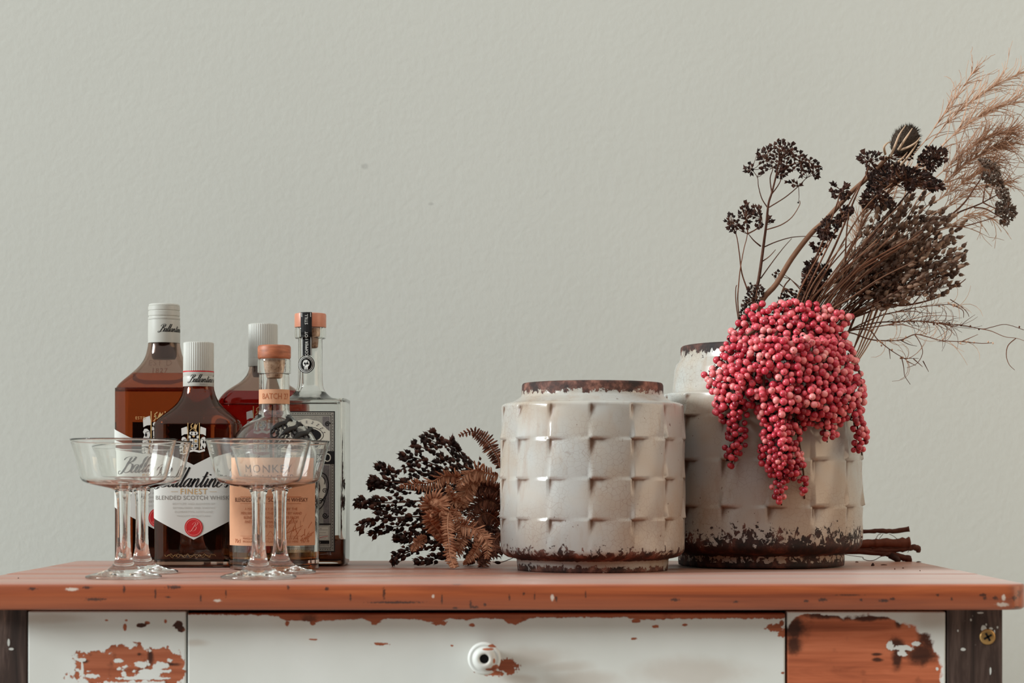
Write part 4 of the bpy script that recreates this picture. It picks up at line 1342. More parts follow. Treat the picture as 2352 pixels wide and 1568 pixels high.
def child(parent, name, me, loc, size, direction=None, sq=1.0):
    o = bpy.data.objects.new(name, me)
    COL.objects.link(o)
    o.parent = parent
    o.location = loc
    if direction is not None:
        d = Vector(direction)
        q = d.to_track_quat('Z', 'Y') if d.length > 1e-9 else Vector((0, 0, 1)).to_track_quat('Z', 'Y')
        o.rotation_mode = 'QUATERNION'
        o.rotation_quaternion = q
    o.scale = (size * sq, size * sq, size)
    return o


def rv(s): return Vector((random.uniform(-s, s), random.uniform(-s, s), random.uniform(-s, s)))


def in_poly(x, y, poly):
    c = False
    n = len(poly)
    for i in range(n):
        x1, y1 = poly[i]; x2, y2 = poly[(i + 1) % n]
        if (y1 > y) != (y2 > y) and x < (x2 - x1) * (y - y1) / (y2 - y1) + x1: c = not c
    return c


def edge_dist(x, y, poly):
    best = 1e9
    n = len(poly)
    for i in range(n):
        x1, y1 = poly[i]; x2, y2 = poly[(i + 1) % n]
        L2 = (x2 - x1) ** 2 + (y2 - y1) ** 2
        t = 0 if L2 == 0 else max(0, min(1, ((x - x1) * (x2 - x1) + (y - y1) * (y2 - y1)) / L2))
        best = min(best, math.hypot(x - x1 - t * (x2 - x1), y - y1 - t * (y2 - y1)))
    return best


# ------------------------------------------------------------------ pink berries drooping over the rim
OUT = [(1661, 790), (1672, 760), (1683, 738), (1706, 716), (1726, 699), (1755, 690), (1781, 685), (1830, 683), (1887, 693), (1922, 701), (1956, 708), (1965, 722), (1963, 742), (1944, 755), (1956, 786), (1974, 820), (1986, 868),
       (1992, 920), (1984, 955), (2000, 994), (1994, 1037), (1976, 1050), (1950, 1040), (1960, 1000), (1944, 966), (1930, 985), (1928, 1016), (1887, 1022), (1880, 985), (1858, 980), (1846, 1000), (1846, 1040), (1858, 1080), (1860, 1130), (1846, 1152), (1836, 1140), (1832, 1110), (1812, 1112), (1804, 1168), (1785, 1164),
       (1768, 1128), (1763, 1094), (1739, 1062), (1737, 1020), (1746, 981), (1731, 940), (1716, 962), (1720, 1020), (1706, 1046), (1686, 1078), (1664, 1074), (1658, 1033), (1668, 985), (1638, 952), (1632, 903), (1605, 863), (1628, 838), (1646, 807)]
HOLES = [(1768, 868, 17), (1816, 962, 17), (1874, 768, 11), (1795, 935, 9), (1705, 905, 9), (1850, 880, 9), (1915, 905, 10), (1930, 845, 9), (1845, 1085, 9), (1690, 830, 8), (1810, 830, 8), (1740, 770, 8), (1800, 745, 7), (1780, 1010, 8), (1888, 830, 9), (1870, 940, 10), (1900, 990, 7), (1960, 900, 7), (1730, 830, 9), (1820, 780, 7), (1905, 740, 7), (1765, 920, 8)]
TR = [  # name of place, axis in pixels
    ('left outer berry truss of the pink bunch, spreading over the pot rim', [(1770, 735), (1690, 790), (1640, 850), (1618, 868)]),
    ('left berry truss draped down the neck of the taller pot', [(1765, 760), (1700, 850), (1655, 935)]),
    ('small dark red berry truss hanging apart at the left of the bunch', [(1700, 930), (1690, 990), (1680, 1072)]),
    ('longest pink berry truss, its tip hanging lowest on the taller pot', [(1790, 740), (1755, 850), (1765, 980), (1780, 1080), (1795, 1160)]),
    ('middle berry truss of the bunch ending in a thin forked red tip', [(1815, 740), (1815, 880), (1830, 980), (1845, 1080), (1848, 1145)]),
    ('berry truss right of the bunch middle, stopping at half the pot height', [(1845, 740), (1865, 860), (1885, 950), (1900, 1015)]),
    ('right berry truss hanging down beside the pot edge, tip in small berries', [(1880, 760), (1940, 880), (1965, 960), (1980, 1045)]),
    ('outermost right berry truss bulging past the pot into the wall view', [(1900, 760), (1960, 810), (1982, 900)]),
    ('top berry truss crowning the pink bunch above the pot rim', [(1790, 760), (1780, 705), (1840, 690)]),
    ('upper right berry truss pointing out beneath the dried stems', [(1840, 745), (1900, 712), (1958, 725)]),
    ('pale pink berry truss on the upper left slope of the bunch', [(1790, 775), (1720, 740), (1685, 760)]),
]


def pot_front(x, z):
    """depth of the taller pot's front surface at (x, height over the table), None beside it"""
    r = interp([(z7(1299), 190 * s7), (z7(1266), 192 * s7), (z7(1250), 229 * s7), (z7(908), 227 * s7), (z7(903), 204 * s7), (z7(836), 194 * s7), (z7(794), 184 * s7)], z) + 0.005
    d = abs(x - X7)
    if z > z7(794): return None
    return 2.435 - math.sqrt(r * r - d * d) if d < r else None


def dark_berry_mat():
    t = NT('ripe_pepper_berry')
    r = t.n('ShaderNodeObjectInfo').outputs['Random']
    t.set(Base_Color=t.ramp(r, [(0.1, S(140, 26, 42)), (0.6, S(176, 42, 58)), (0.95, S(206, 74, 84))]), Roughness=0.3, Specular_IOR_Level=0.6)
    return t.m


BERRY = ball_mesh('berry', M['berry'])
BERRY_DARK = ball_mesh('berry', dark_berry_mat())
grid = {}
CELL = 0.011
def clear_of(p, r):
    k = (int(p.x // CELL), int(p.y // CELL), int(p.z // CELL))
    for a in (-1, 0, 1):
        for b_ in (-1, 0, 1):
            for c in (-1, 0, 1):
                for q, rq in grid.get((k[0] + a, k[1] + b_, k[2] + c), ()):
                    if (q - p).length < (r + rq) * 0.92: return False
    grid.setdefault(k, []).append((p, r))
    return True


def bunch_depth(px, py):
    """front of the bunch: it swells from its outline forward, and hugs the pot underneath"""
    d = edge_dist(px, py, OUT)
    Y0 = 2.31
    x = (px - CX) * Y0 / F
    z = ZC - (py - HY) * Y0 / F - TOP
    pf = pot_front(x, z)
    if pf is None:
        base = 2.375 if z > z7(794) else 2.40
        if z <= z7(794): base = 2.36
    else:
        base = pf - 0.006
    bulge = 0.055 * (1 - math.exp(-d / 55.0))
    lump = 0.008 * mnoise.noise(Vector((px * .022, py * .022, 3.1)))
    Yf = base - bulge + lump
    if pf is not None: Yf = min(Yf, pf - 0.006)
    return Yf, d


trusses = []
for lab, ax in TR:
    pts = []
    for (px, py) in ax:
        yf, d = bunch_depth(px, py)
        pts.append(P(px, py, yf + 0.012))
    # every truss springs from inside the pot's mouth
    root = Vector((X7 + random.uniform(-.02, .03), 2.41, TOP + z7(800)))
    t = thing('berry_truss', lab, 'berries', root, 'pink berry trusses in the taller pot')
    full = [root] + [root.lerp(pts[0], .5) + Vector((0, -.004, .018))] + pts
    trusses.append((t, root, ax, full, []))


def nearest_truss(px, py):
    best, bi = 1e9, 0
    for i, (t, root, ax, full, lst) in enumerate(trusses):
        for a, b_ in zip(ax, ax[1:]):
            L2 = (b_[0] - a[0]) ** 2 + (b_[1] - a[1]) ** 2
            q = max(0, min(1, ((px - a[0]) * (b_[0] - a[0]) + (py - a[1]) * (b_[1] - a[1])) / L2))
            dd = math.hypot(px - a[0] - q * (b_[0] - a[0]), py - a[1] - q * (b_[1] - a[1]))
            if dd < best: best, bi = dd, i
    return bi


rb = random.Random(5)
nb = 0
for layer, tries in ((0, 9000), (1, 7000), (2, 3500)):
    for _ in range(tries):
        px, py = rb.uniform(1600, 2004), rb.uniform(680, 1170)
        if not in_poly(px, py, OUT): continue
        Yf, d = bunch_depth(px, py)
        if d < 5.5: continue
        hole = any(math.hypot(px - a, py - b_) < r for a, b_, r in HOLES)
        if layer == 0 and hole: continue
        if layer > 0 and d < 26: continue
        if hole and layer < 2: continue
        r = rb.uniform(.0037, .0047) if py < 960 else rb.uniform(.0033, .0041)
        if layer == 0 and rb.random() < .06: r *= .8
        Y = Yf + layer * 0.0095 + rb.uniform(-.004, .004)
        p = P(px, py, Y)
        pf = pot_front(p.x, p.z - TOP)
        if pf is not None and p.y > pf - r * .6: 
            p.y = pf - r
        if not clear_of(p, r): continue
        i = nearest_truss(px, py)
        t, root, ax, full, lst = trusses[i]
        lst.append((p, r))
        nb += 1
for t, root, ax, full, lst in trusses:
    b = MB()
    axis = cr([p - root for p in full], 6)
    b.tube(axis, [lerp(.0022, .0009, i / (len(axis) - 1)) for i in range(len(axis))], 5)
    tw = MB()
    for n, (p, r) in enumerate(lst):
        q = p - root
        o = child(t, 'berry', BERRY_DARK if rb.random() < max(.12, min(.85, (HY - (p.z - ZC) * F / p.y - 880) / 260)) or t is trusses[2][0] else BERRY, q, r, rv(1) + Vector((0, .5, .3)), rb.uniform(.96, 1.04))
        if n % 2 == 0:
            a = min(axis[3:], key=lambda v: (v - q).length)
            m_ = a.lerp(q, .5) + Vector((0, .002, .004))
            tw.tube([a, m_, q], [.0006, .0005, .0004], 3)
    b.build('stem', M['berry_stem'], t)
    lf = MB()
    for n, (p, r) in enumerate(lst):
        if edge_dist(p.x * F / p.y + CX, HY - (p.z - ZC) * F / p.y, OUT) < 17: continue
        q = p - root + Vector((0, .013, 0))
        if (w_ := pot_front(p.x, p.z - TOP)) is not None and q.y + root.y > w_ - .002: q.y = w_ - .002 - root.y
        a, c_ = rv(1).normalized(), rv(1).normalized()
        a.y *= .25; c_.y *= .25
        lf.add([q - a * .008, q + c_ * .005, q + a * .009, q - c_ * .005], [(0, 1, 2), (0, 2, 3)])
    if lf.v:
        o = lf.build('shade_shards', M['shade_shard'], t, smooth=False); o['kind'] = 'stuff'  # added dark shards that paint the shade into the gaps between berries
    o = tw.build('stalklets', M['berry_stem'], t)
    o['kind'] = 'stuff'


# ------------------------------------------------------------------ dried stems standing in the taller pot
ARR = 'dried stems in the taller pot'
MOUTH = Vector((X7, 2.435, TOP + z7(870)))


def px_path(pts, Y0, Y1):
    n = len(pts)
    return [P(a, b_, lerp(Y0, Y1, i / max(n - 1, 1))) for i, (a, b_) in enumerate(pts)]


def rooted(pts):
    """lead a path down into the pot's mouth"""
    a = pts[0]
    foot = MOUTH + Vector((max(-.05, min(.05, (a.x - X7) * .5)), (a.y - 2.435) * .4, -.07))
    return [foot, Vector((lerp(foot.x, a.x, .55), lerp(foot.y, a.y, .6), TOP + z7(800)))] + pts


def z2px(o, k, pts): return [(o[0] + x / k, o[1] + y / k) for x, y in pts]


def umbel_florets(t, root, poly, node_pts, count, size, meshes, Yc, Yspread, sway=.4, stalks=M['stalk'], mind=7.5):
    """florets filling a pixel outline, each on its own fine stalk from the nearest node"""
    xs = [p[0] for p in poly]; ys = [p[1] for p in poly]
    got, tries = [], 0
    b = MB()
    while len(got) < count and tries < count * 40:
        tries += 1
        px, py = random.uniform(min(xs), max(xs)), random.uniform(min(ys), max(ys))
        if not in_poly(px, py, poly): continue
        if any(math.hypot(px - a, py - c) < mind for a, c in got): continue
        got.append((px, py))
        p = P(px, py, Yc + random.uniform(-Yspread, Yspread))
        node = min(node_pts, key=lambda v: (v - p).length)
        d = p - node
        s = size * random.uniform(.75, 1.25)
        child(t, 'floret', random.choice(meshes), p - root, s, d.normalized() + rv(sway), 1.0)
        if d.length > 0.004:
            mid_ = node.lerp(p, .55) + Vector((0, 0, -d.length * .08)) + rv(.001)
            b.tube([node - root, mid_ - root, p - root], [.0005, .0004, .00035], 3)
    if b.v:
        o = b.build('stalklets', stalks, t)
        o['kind'] = 'stuff'


# tall dark flat-topped stem at the left
O2, K2 = (1640, 300), 3.92
Yc = 2.42
root = MOUTH.copy()
t = thing('dried_yarrow', 'tall dark dried stem with a flat seed head, standing alone at the left', 'dried flower', root, ARR)
main = px_path(z2px(O2, K2, [(355, 1568), (400, 1350), (430, 1150), (450, 1000), (470, 850), (490, 660), (520, 560), (560, 400), (590, 250)]), Yc, Yc - .01)
full = cr(rooted(main), 5)
MB().tube([p - root for p in full], [lerp(.0024, .0009, i / (len(full) - 1)) for i in range(len(full))], 6).build('stem', M['stalk'], t)
nodes = main[5:]
for br in ([(480, 690), (430, 610), (400, 500), (390, 420), (340, 350)], [(495, 690), (640, 600), (760, 500), (830, 430), (890, 400)], [(475, 890), (600, 850), (700, 780), (770, 670), (770, 630)],
           [(445, 1050), (560, 1000), (700, 960), (850, 950), (950, 955)], [(430, 1180), (500, 1130), (555, 1070)], [(420, 1330), (520, 1190), (620, 1060), (700, 970)],
           [(520, 560), (505, 430), (530, 330), (480, 250)], [(520, 570), (590, 470), (640, 330), (700, 200)], [(420, 1040), (360, 990), (310, 930)], [(560, 400), (660, 320), (780, 280), (850, 270)]):
    pp = px_path(z2px(O2, K2, br), Yc, Yc + random.uniform(-.025, .025))
    c = cr(pp, 4)
    MB().tube([p - root for p in c], [lerp(.0010, .0004, i / (len(c) - 1)) for i in range(len(c))], 4).build('branch', M['stalk'], t)
    if br[-1][1] < 420: nodes += pp[2:]
umbel_florets(t, root, z2px(O2, K2, [(395, 170), (480, 150), (540, 100), (610, 75), (650, 110), (715, 120), (760, 170), (820, 215), (930, 280), (965, 340), (940, 440), (890, 430), (850, 360), (790, 420), (740, 340), (650, 390), (600, 430), (550, 420), (560, 330), (500, 330), (440, 390), (400, 390), (400, 260)]), nodes, 125, .0050, FLOR, Yc, .022, mind=6.6)
umbel_florets(t, root, z2px(O2, K2, [(250, 350), (330, 280), (375, 300), (360, 400), (300, 380)]), nodes, 9, .0050, FLOR, Yc, .01)
umbel_florets(t, root, z2px(O2, K2, [(640, 450), (730, 440), (790, 490), (760, 510), (650, 480)]), nodes, 6, .0050, FLOR, Yc, .01)
umbel_florets(t, root, z2px(O2, K2, [(480, 780), (530, 780), (530, 830), (490, 830)]), [main[4]], 3, .0050, FLOR, Yc, .004)
umbel_florets(t, root, z2px(O2, K2, [(755, 640), (790, 640), (785, 680), (760, 680)]), nodes, 1, .003, FLOR, Yc, .004)

# its lower side stem with three small clusters
t = thing('dried_yarrow', 'short thin dried stem with small dark seed clusters, lowest at the far left', 'dried flower', root, ARR)
nodes = []
for st in ([(215, 1568), (225, 1350), (240, 1220), (270, 1060), (300, 930), (285, 800)], [(300, 1430), (250, 1280), (230, 1120), (210, 980), (190, 910), (160, 830)], [(200, 1568), (195, 1430), (205, 1390)], [(300, 930), (400, 870), (430, 780)]):
    pp = px_path(z2px(O2, K2, st), 2.40, 2.39)
    c = cr(rooted(pp) if st[0][1] > 1500 else pp, 5)
    MB().tube([p - root for p in c], [lerp(.0012, .0005, i / (len(c) - 1)) for i in range(len(c))], 4).build('stem', M['stalk'], t)
    nodes += pp[-3:]
for poly, n in (([(95, 800), (130, 740), (180, 760), (235, 850), (190, 920), (130, 890)], 20), ([(205, 790), (240, 710), (265, 630), (310, 640), (330, 780), (320, 880), (270, 930), (215, 830)], 26), ([(330, 680), (370, 670), (440, 700), (445, 760), (420, 800), (445, 880), (380, 900), (370, 800), (340, 760)], 18)):
    umbel_florets(t, root, z2px(O2, K2, poly), nodes, n, .0050, FLOR, 2.395, .012, mind=5.5)

# dark leafy tuft close to the pot
t = thing('dried_tuft', 'low dark brown tuft at the foot of the tall left stem, just above the berries', 'dried flower', root, ARR)
pp = rooted(px_path([(1722, 740), (1735, 690), (1740, 660)], 2.40, 2.40))
MB().tube([p - root for p in cr(pp, 4)], .0012, 4).build('stem', M['stalk'], t)
umbel_florets(t, root, z2px(O2, K2, [(250, 1560), (290, 1450), (330, 1370), (380, 1400), (440, 1370), (455, 1460), (420, 1530), (350, 1700), (230, 1720), (240, 1620)]), pp[2:], 75, .0042, FLOR, 2.40, .02, mind=4.5)
t = thing('dried_tuft', 'small dark tuft rising between the thick pale stalk and the berries', 'dried flower', root, ARR)
pp = rooted(px_path([(1790, 700), (1800, 660), (1815, 640)], 2.42, 2.42))
MB().tube([p - root for p in cr(pp, 4)], .0011, 4).build('stem', M['stalk'], t)
umbel_florets(t, root, z2px(O2, K2, [(520, 1290), (590, 1240), (600, 1290), (540, 1320)]), pp[2:], 8, .0036, FLOR, 2.42, .01)
umbel_florets(t, root, z2px(O2, K2, [(560, 1560), (600, 1470), (720, 1400), (760, 1480), (900, 1470), (960, 1540), (900, 1600), (600, 1600)]), pp[2:], 60, .0040, FLOR, 2.41, .02, mind=4.5)

# the thick pale stalk and its bristly head
Yt = 2.405
t = thing('dried_teasel', 'thick pale brown stalk topped by a bristly teasel head with curved pale bracts', 'dried flower', root, ARR)
main = px_path(z2px(O2, K2, [(420, 1568), (560, 1380), (700, 1150), (870, 930), (990, 820), (1100, 700), (1250, 540), (1411, 400), (1560, 240)]), Yt, Yt + .01)
full = cr(rooted(main), 5)
MB().tube([p - root for p in full], [lerp(.0036, .0026, i / (len(full) - 1)) for i in range(len(full))], 8).build('stem', M['pale_stalk'], t)
O3, K3 = (1880, 150), 3.92
def q3(x, y, Y): return P(O3[0] + x / K3, O3[1] + y / K3, Y)
axis_a, axis_b = q3(715, 800, Yt + .012), q3(850, 565, Yt + .012)
ax = (axis_b - axis_a); L_ = ax.length; axn = ax.normalized()
e1 = axn.cross(Vector((0, 1, 0))).normalized(); e2 = axn.cross(e1)
hb = MB(); hs = MB()
rings = []
for j in range(11):
    f = j / 10
    rr = .0165 * (math.sin(PI * min(.97, .10 + .86 * f)) ** .55)
    rings.append([axis_a - root + ax * f + (e1 * math.cos(2 * PI * k / 14) + e2 * math.sin(2 * PI * k / 14)) * rr for k in range(14)])
hb.rings(rings)
hb.build('seed_head', M['teasel'], t)
rs_ = random.Random(3)
for i in range(620):
    f = rs_.uniform(.0, 1.0); a = rs_.uniform(0, 2 * PI)
    rr = .0165 * (math.sin(PI * min(.97, .10 + .86 * f)) ** .55)
    n_ = e1 * math.cos(a) + e2 * math.sin(a)
    p = axis_a - root + ax * f + n_ * rr * .95
    d = (n_ + axn * (.5 + .7 * f)).normalized() * rs_.uniform(.0035, .0065)
    side = d.cross(n_).normalized() * .00055 if d.cross(n_).length > 1e-6 else e1 * .0005
    hs.add([p - side, p + side, p + n_ * .0006, p + d], [(0, 1, 3), (1, 2, 3), (2, 0, 3)])
o = hs.build('bristles', M['teasel'], t, smooth=False); o['kind'] = 'stuff'
for br in ([(650, 820), (690, 720), (730, 620), (785, 540)], [(720, 760), (770, 680), (810, 620), (845, 565)], [(740, 760), (820, 730), (880, 690), (915, 645)], [(640, 920), (700, 880), (760, 830), (800, 780)], [(600, 800), (590, 740), (620, 700), (650, 690)], [(740, 900), (800, 830), (850, 760), (890, 700)]):
    pp = cr([q3(x, y, Yt - .006 - .012 * math.sin(PI * i / 3)) for i, (x, y) in enumerate(br)], 5)
    MB().tube([p - root for p in pp], [lerp(.0017, .0004, (i / (len(pp) - 1)) ** 1.5) for i in range(len(pp))], 5).build('bract', M['bract'], t)
umb = [(600, 830), (680, 780), (830, 770), (860, 830), (760, 880), (640, 890)]
umbel_florets(t, root, z2px(O3, K3, umb), [main[-1]], 26, .0042, FLOR, Yt + .01, .012)

# dark seed heads crowding the top of the spray
def head(label, stempx, Y, heads, meshes=FLOR, size=.0058, rad=.0016, mind=5.0, spread=.022):
    t = thing('dried_seed_head', label, 'dried flower', root, ARR)
    pp = px_path(stempx, 2.43, Y)
    c = cr(rooted(pp), 5)
    MB().tube([p - root for p in c], [lerp(rad * 1.3, rad * .5, i / (len(c) - 1)) for i in range(len(c))], 5).build('stem', M['stalk'], t)
    for poly, n in heads:
        cx_, cy_ = sum(p[0] for p in poly) / len(poly), sum(p[1] for p in poly) / len(poly)
        fork = pp[-1]
        node = P(cx_, cy_, Y)
        fk = min(pp, key=lambda v: (v - node).length)
        MB().tube([fk - root, fk.lerp(node, .5) - root + Vector((0, 0, .003)), node - root], [rad * .6, rad * .5, rad * .4], 4).build('branch', M['stalk'], t)
        umbel_florets(t, root, poly, [node, fk.lerp(node, .7)], n, size, meshes, Y, spread, mind=mind)
    return t
head('broad dark seed head crowning the spray, below the teasel', [(1880, 700), (1940, 600), (1990, 500), (2030, 450)], 2.40,
     [(z2px(O3, K3, [(430, 1100), (470, 1000), (560, 900), (700, 880), (850, 930), (1000, 970), (1100, 1050), (1130, 1110), (1000, 1130), (900, 1060), (820, 1140), (700, 1020), (640, 1000), (620, 1100), (500, 1110)]), 190), (z2px(O3, K3, [(380, 1250), (420, 1120), (560, 1120), (640, 1180), (700, 1250), (560, 1290), (430, 1290)]), 60)], spread=.03)
head('small sparse seed head of separate dark buds, left of the teasel', [(1860, 690), (1920, 560), (1970, 440), (1990, 400)], 2.39, [(z2px(O3, K3, [(355, 830), (400, 780), (570, 780), (570, 840), (500, 880), (520, 960), (430, 1000), (410, 900)]), 26)], mind=7)
head('small dark seed head right of the teasel head', [(1900, 690), (1990, 560), (2080, 450), (2130, 390)], 2.41, [(z2px(O3, K3, [(890, 900), (920, 800), (970, 730), (1080, 740), (1160, 760), (1150, 860), (1080, 900), (1040, 960), (960, 910)]), 70)], size=.005)
head('loose dark seed head beside the thick stalk, half way up', [(1830, 690), (1870, 600), (1900, 530), (1925, 460)], 2.385,
     [(z2px(O2, K2, [(1050, 590), (1060, 480), (1100, 470), (1160, 550), (1170, 480), (1220, 460), (1200, 540), (1260, 600), (1180, 620), (1110, 610)]), 22), (z2px(O2, K2, [(1110, 780), (1160, 680), (1250, 690), (1230, 760), (1150, 830), (1100, 900), (1060, 820)]), 34), (z2px(O2, K2, [(930, 900), (1000, 790), (1040, 770), (1040, 900), (1100, 950), (1000, 990), (950, 950)]), 34)], mind=5)
head('dark seed head low behind the thick stalk, above the berries', [(1835, 700), (1860, 640), (1880, 590)], 2.43,
     [(z2px(O2, K2, [(780, 1560), (800, 1300), (830, 1180), (900, 1160), (960, 1230), (990, 1200), (1060, 1250), (1000, 1330), (950, 1500), (880, 1560)]), 120), (z2px(O2, K2, [(850, 1000), (1020, 1010), (1000, 1080), (950, 1120), (870, 1060)]), 14)], mind=4.6)
# flat-topped head leaning out at the right
Yr = 2.41
t = thing('dried_yarrow', 'grey-brown flat-topped seed head leaning out furthest right on a long curved stalk', 'dried flower', root, ARR)
nodes = []
for st, w in (([(500, 1900), (800, 1640), (1100, 1430), (1250, 1330), (1400, 1270), (1480, 1235), (1600, 1170)], .0013), ([(1130, 1400), (1300, 1250), (1400, 1110), (1470, 1000), (1480, 900)], .0010), ([(1400, 1280), (1500, 1290), (1600, 1345), (1660, 1380)], .0008),
              ([(700, 1700), (1100, 1470), (1300, 1450), (1450, 1410), (1580, 1370), (1660, 1330)], .0009), ([(1480, 1235), (1500, 1100), (1540, 980), (1560, 930)], .0007), ([(1480, 1235), (1600, 1290), (1700, 1300)], .0007), ([(1540, 1200), (1580, 1080), (1620, 1040)], .0006)):
    pp = px_path(z2px(O3, K3, st), 2.43 if st[0][0] < 900 else Yr, Yr)
    c = cr(rooted(pp) if st[0][0] < 900 else pp, 5)
    MB().tube([p - root for p in c], [lerp(w * 1.3, w * .5, i / (len(c) - 1)) for i in range(len(c))], 5).build('branch', M['stalk'], t)
    nodes += pp[-2:]
umbel_florets(t, root, z2px(O3, K3, [(1445, 850), (1490, 840), (1600, 880), (1615, 940), (1650, 980), (1650, 1060), (1700, 1130), (1735, 1230), (1775, 1290), (1765, 1370), (1680, 1445), (1640, 1420), (1650, 1340), (1590, 1330), (1600, 1230), (1650, 1220), (1590, 1130), (1610, 1080), (1540, 1060), (1450, 1010), (1490, 960), (1560, 950), (1470, 890)]), nodes, 170, .0048, FLOR2, Yr, .014, mind=4.8)
umbel_florets(t, root, z2px(O3, K3, [(1500, 1090), (1530, 1090), (1530, 1120), (1500, 1120)]), nodes, 1, .004, FLOR2, Yr, .002)

# the dense spray of pod stems
rp = random.Random(21)
SPRAY = 'pod stems of the dense spray'
def pod_stem(tip, base, Y0, Y1, npod, sway, frac0=.42, size=.0074):
    t = thing('pod_stem', 'thin brown stem strung with grey-brown seed pods, one of the dense spray leaning right', 'dried flower', root, SPRAY)
    mx, my = lerp(base[0], tip[0], .5) + sway, lerp(base[1], tip[1], .5) + sway * .6
    pts = px_path([base, (mx, my), tip], Y0, Y1)
    c = cr(rooted(pts), 7)
    MB().tube([p - root for p in c], [lerp(.0011, .0004, i / (len(c) - 1)) for i in range(len(c))], 4).build('stem', M['stalk'], t)
    body = c[14:]
    b = MB()
    for k in range(npod):
        f = frac0 + (1 - frac0) * k / max(npod - 1, 1)
        x = f * (len(body) - 1)
        i = min(int(x), len(body) - 2)
        p = body[i].lerp(body[i + 1], x - i)
        d = (body[i + 1] - body[i]).normalized()
        off = d.orthogonal().normalized()
        off = Matrix.Rotation(rp.uniform(0, 2 * PI), 3, d) @ off
        l = rp.uniform(.002, .011) * (1.0 if k < npod - 2 else .3)
        q = p + off * l + d * rp.uniform(.002, .006)
        child(t, 'seed_pod', rp.choice(PODS), q - root, size * rp.uniform(.8, 1.3), d + off * .45, rp.uniform(.68, .86))
        b.tube([p - root, q - root], [.0004, .0003], 3)
    o = b.build('stalklets', M['stalk'], t); o['kind'] = 'stuff'
tips = [(2014, 520), (2035, 470), (2065, 480), (2090, 455), (2120, 450), (2140, 470), (2160, 490), (2180, 500), (2195, 530), (2200, 545), (2205, 570), (2212, 590), (2190, 600), (2170, 560), (2150, 520), (2110, 500), (2080, 520), (2060, 545), (2100, 550), (2130, 560), (2150, 590), (2170, 620), (2130, 610), (2090, 590), (2050, 590), (2030, 560), (2212, 608), (2160, 650), (2195, 655), (2020, 610), (2075, 635), (2110, 640), (2000, 575), (2180, 540), (2125, 520), (2100, 480)]
tips += [(min(2214, x + rp.randint(-30, 22)), y + rp.randint(-18, 22)) for x, y in tips[:30]]
for i, tp in enumerate(tips):
    ang = (tp[0] - 1990) / 230.0
    base = (lerp(1870, 1950, min(1, max(0, ang))) + rp.uniform(-14, 14), lerp(700, 735, min(1, max(0, ang))))
    if tp[1] > 600: base = (1945 + rp.uniform(-10, 10), 735)
    pod_stem(tp, base, 2.43 + rp.uniform(-.02, .02), 2.43 + rp.uniform(-.055, .045), rp.randint(17, 21), rp.uniform(-14, 10), .32)
# the lowest pod stem stands clear of the spray
O4, K4 = (1800, 500), 3.92
t = thing('pod_stem', 'lowest dark forked stem with pods, reaching right beneath the dense spray', 'dried flower', root)
for st, w in (([(560, 930), (620, 900), (800, 830), (950, 720), (1080, 690), (1180, 660), (1260, 650)], .0013), ([(880, 770), (1050, 790), (1200, 770), (1330, 735), (1420, 700), (1500, 640), (1590, 590), (1640, 550)], .0010), ([(950, 720), (1060, 620), (1180, 600), (1300, 560)], .0007), ([(1170, 770), (1230, 700), (1290, 640), (1330, 590)], .0006)):
    pp = px_path(z2px(O4, K4, st), 2.43, 2.41)
    c = cr(rooted(pp) if st[0][0] < 700 else pp, 5)
    MB().tube([p - root for p in c], [lerp(w * 1.3, w * .5, i / (len(c) - 1)) for i in range(len(c))], 5).build('branch', M['stalk'], t)
for (x, y) in ((1395, 700), (1440, 680), (1470, 665), (1505, 630), (1575, 600), (1340, 720), (1300, 720), (1330, 690), (1360, 650), (1290, 680), (1270, 690), (1310, 610), (1370, 600), (1425, 570), (1520, 530), (1550, 500), (1570, 460), (1600, 430), (1150, 680), (1085, 690), (1050, 620), (1345, 640), (1380, 615), (1555, 370), (1500, 400), (1530, 385), (1470, 450), (1520, 450)):
    child(t, 'seed_pod', rp.choice(PODS), P(O4[0] + x / K4, O4[1] + y / K4, 2.41 + rp.uniform(-.01, .01)) - root, .0072 * rp.uniform(.8, 1.2), Vector((.8, rp.uniform(-.3, .3), .6)), .9)

# thin leaning stalks in front of the spray
for i, st in enumerate([[(1840, 700), (1890, 590), (1960, 450), (1990, 400)], [(1855, 705), (1905, 610), (1985, 480), (2050, 420)], [(1830, 690), (1862, 620), (1905, 550)], [(1890, 705), (1935, 640), (2000, 540), (2070, 470)], [(1905, 705), (1990, 600), (2060, 530)], [(1925, 705), (1940, 600), (1944, 540), (1950, 480)], [(1880, 700), (1945, 640), (2010, 600), (2080, 560)], [(1900, 720), (1960, 680), (2020, 640), (2100, 600)], [(1870, 690), (1910, 640), (1960, 590), (2040, 510)]] + [[(1840 + 6 * j + rp.randint(-6, 6), 705), (1885 + 9 * j + rp.randint(-10, 10), 640 - 2 * j), (1950 + 13 * j + rp.randint(-14, 14), 560 - (j * 7) % 31)] for j in range(14)]):
    t = thing('dry_stalk', 'bare thin brown stalk leaning right through the dense spray', 'dried flower', root, 'bare stalks in the dense spray')
    c = cr(rooted(px_path(st, 2.40, 2.37)), 6)
    MB().tube([p - root for p in c], [lerp(.0016, .0007, k / (len(c) - 1)) for k in range(len(c))], 5).build('stem', M['pale_stalk'] if i % 2 else M['stalk'], t)

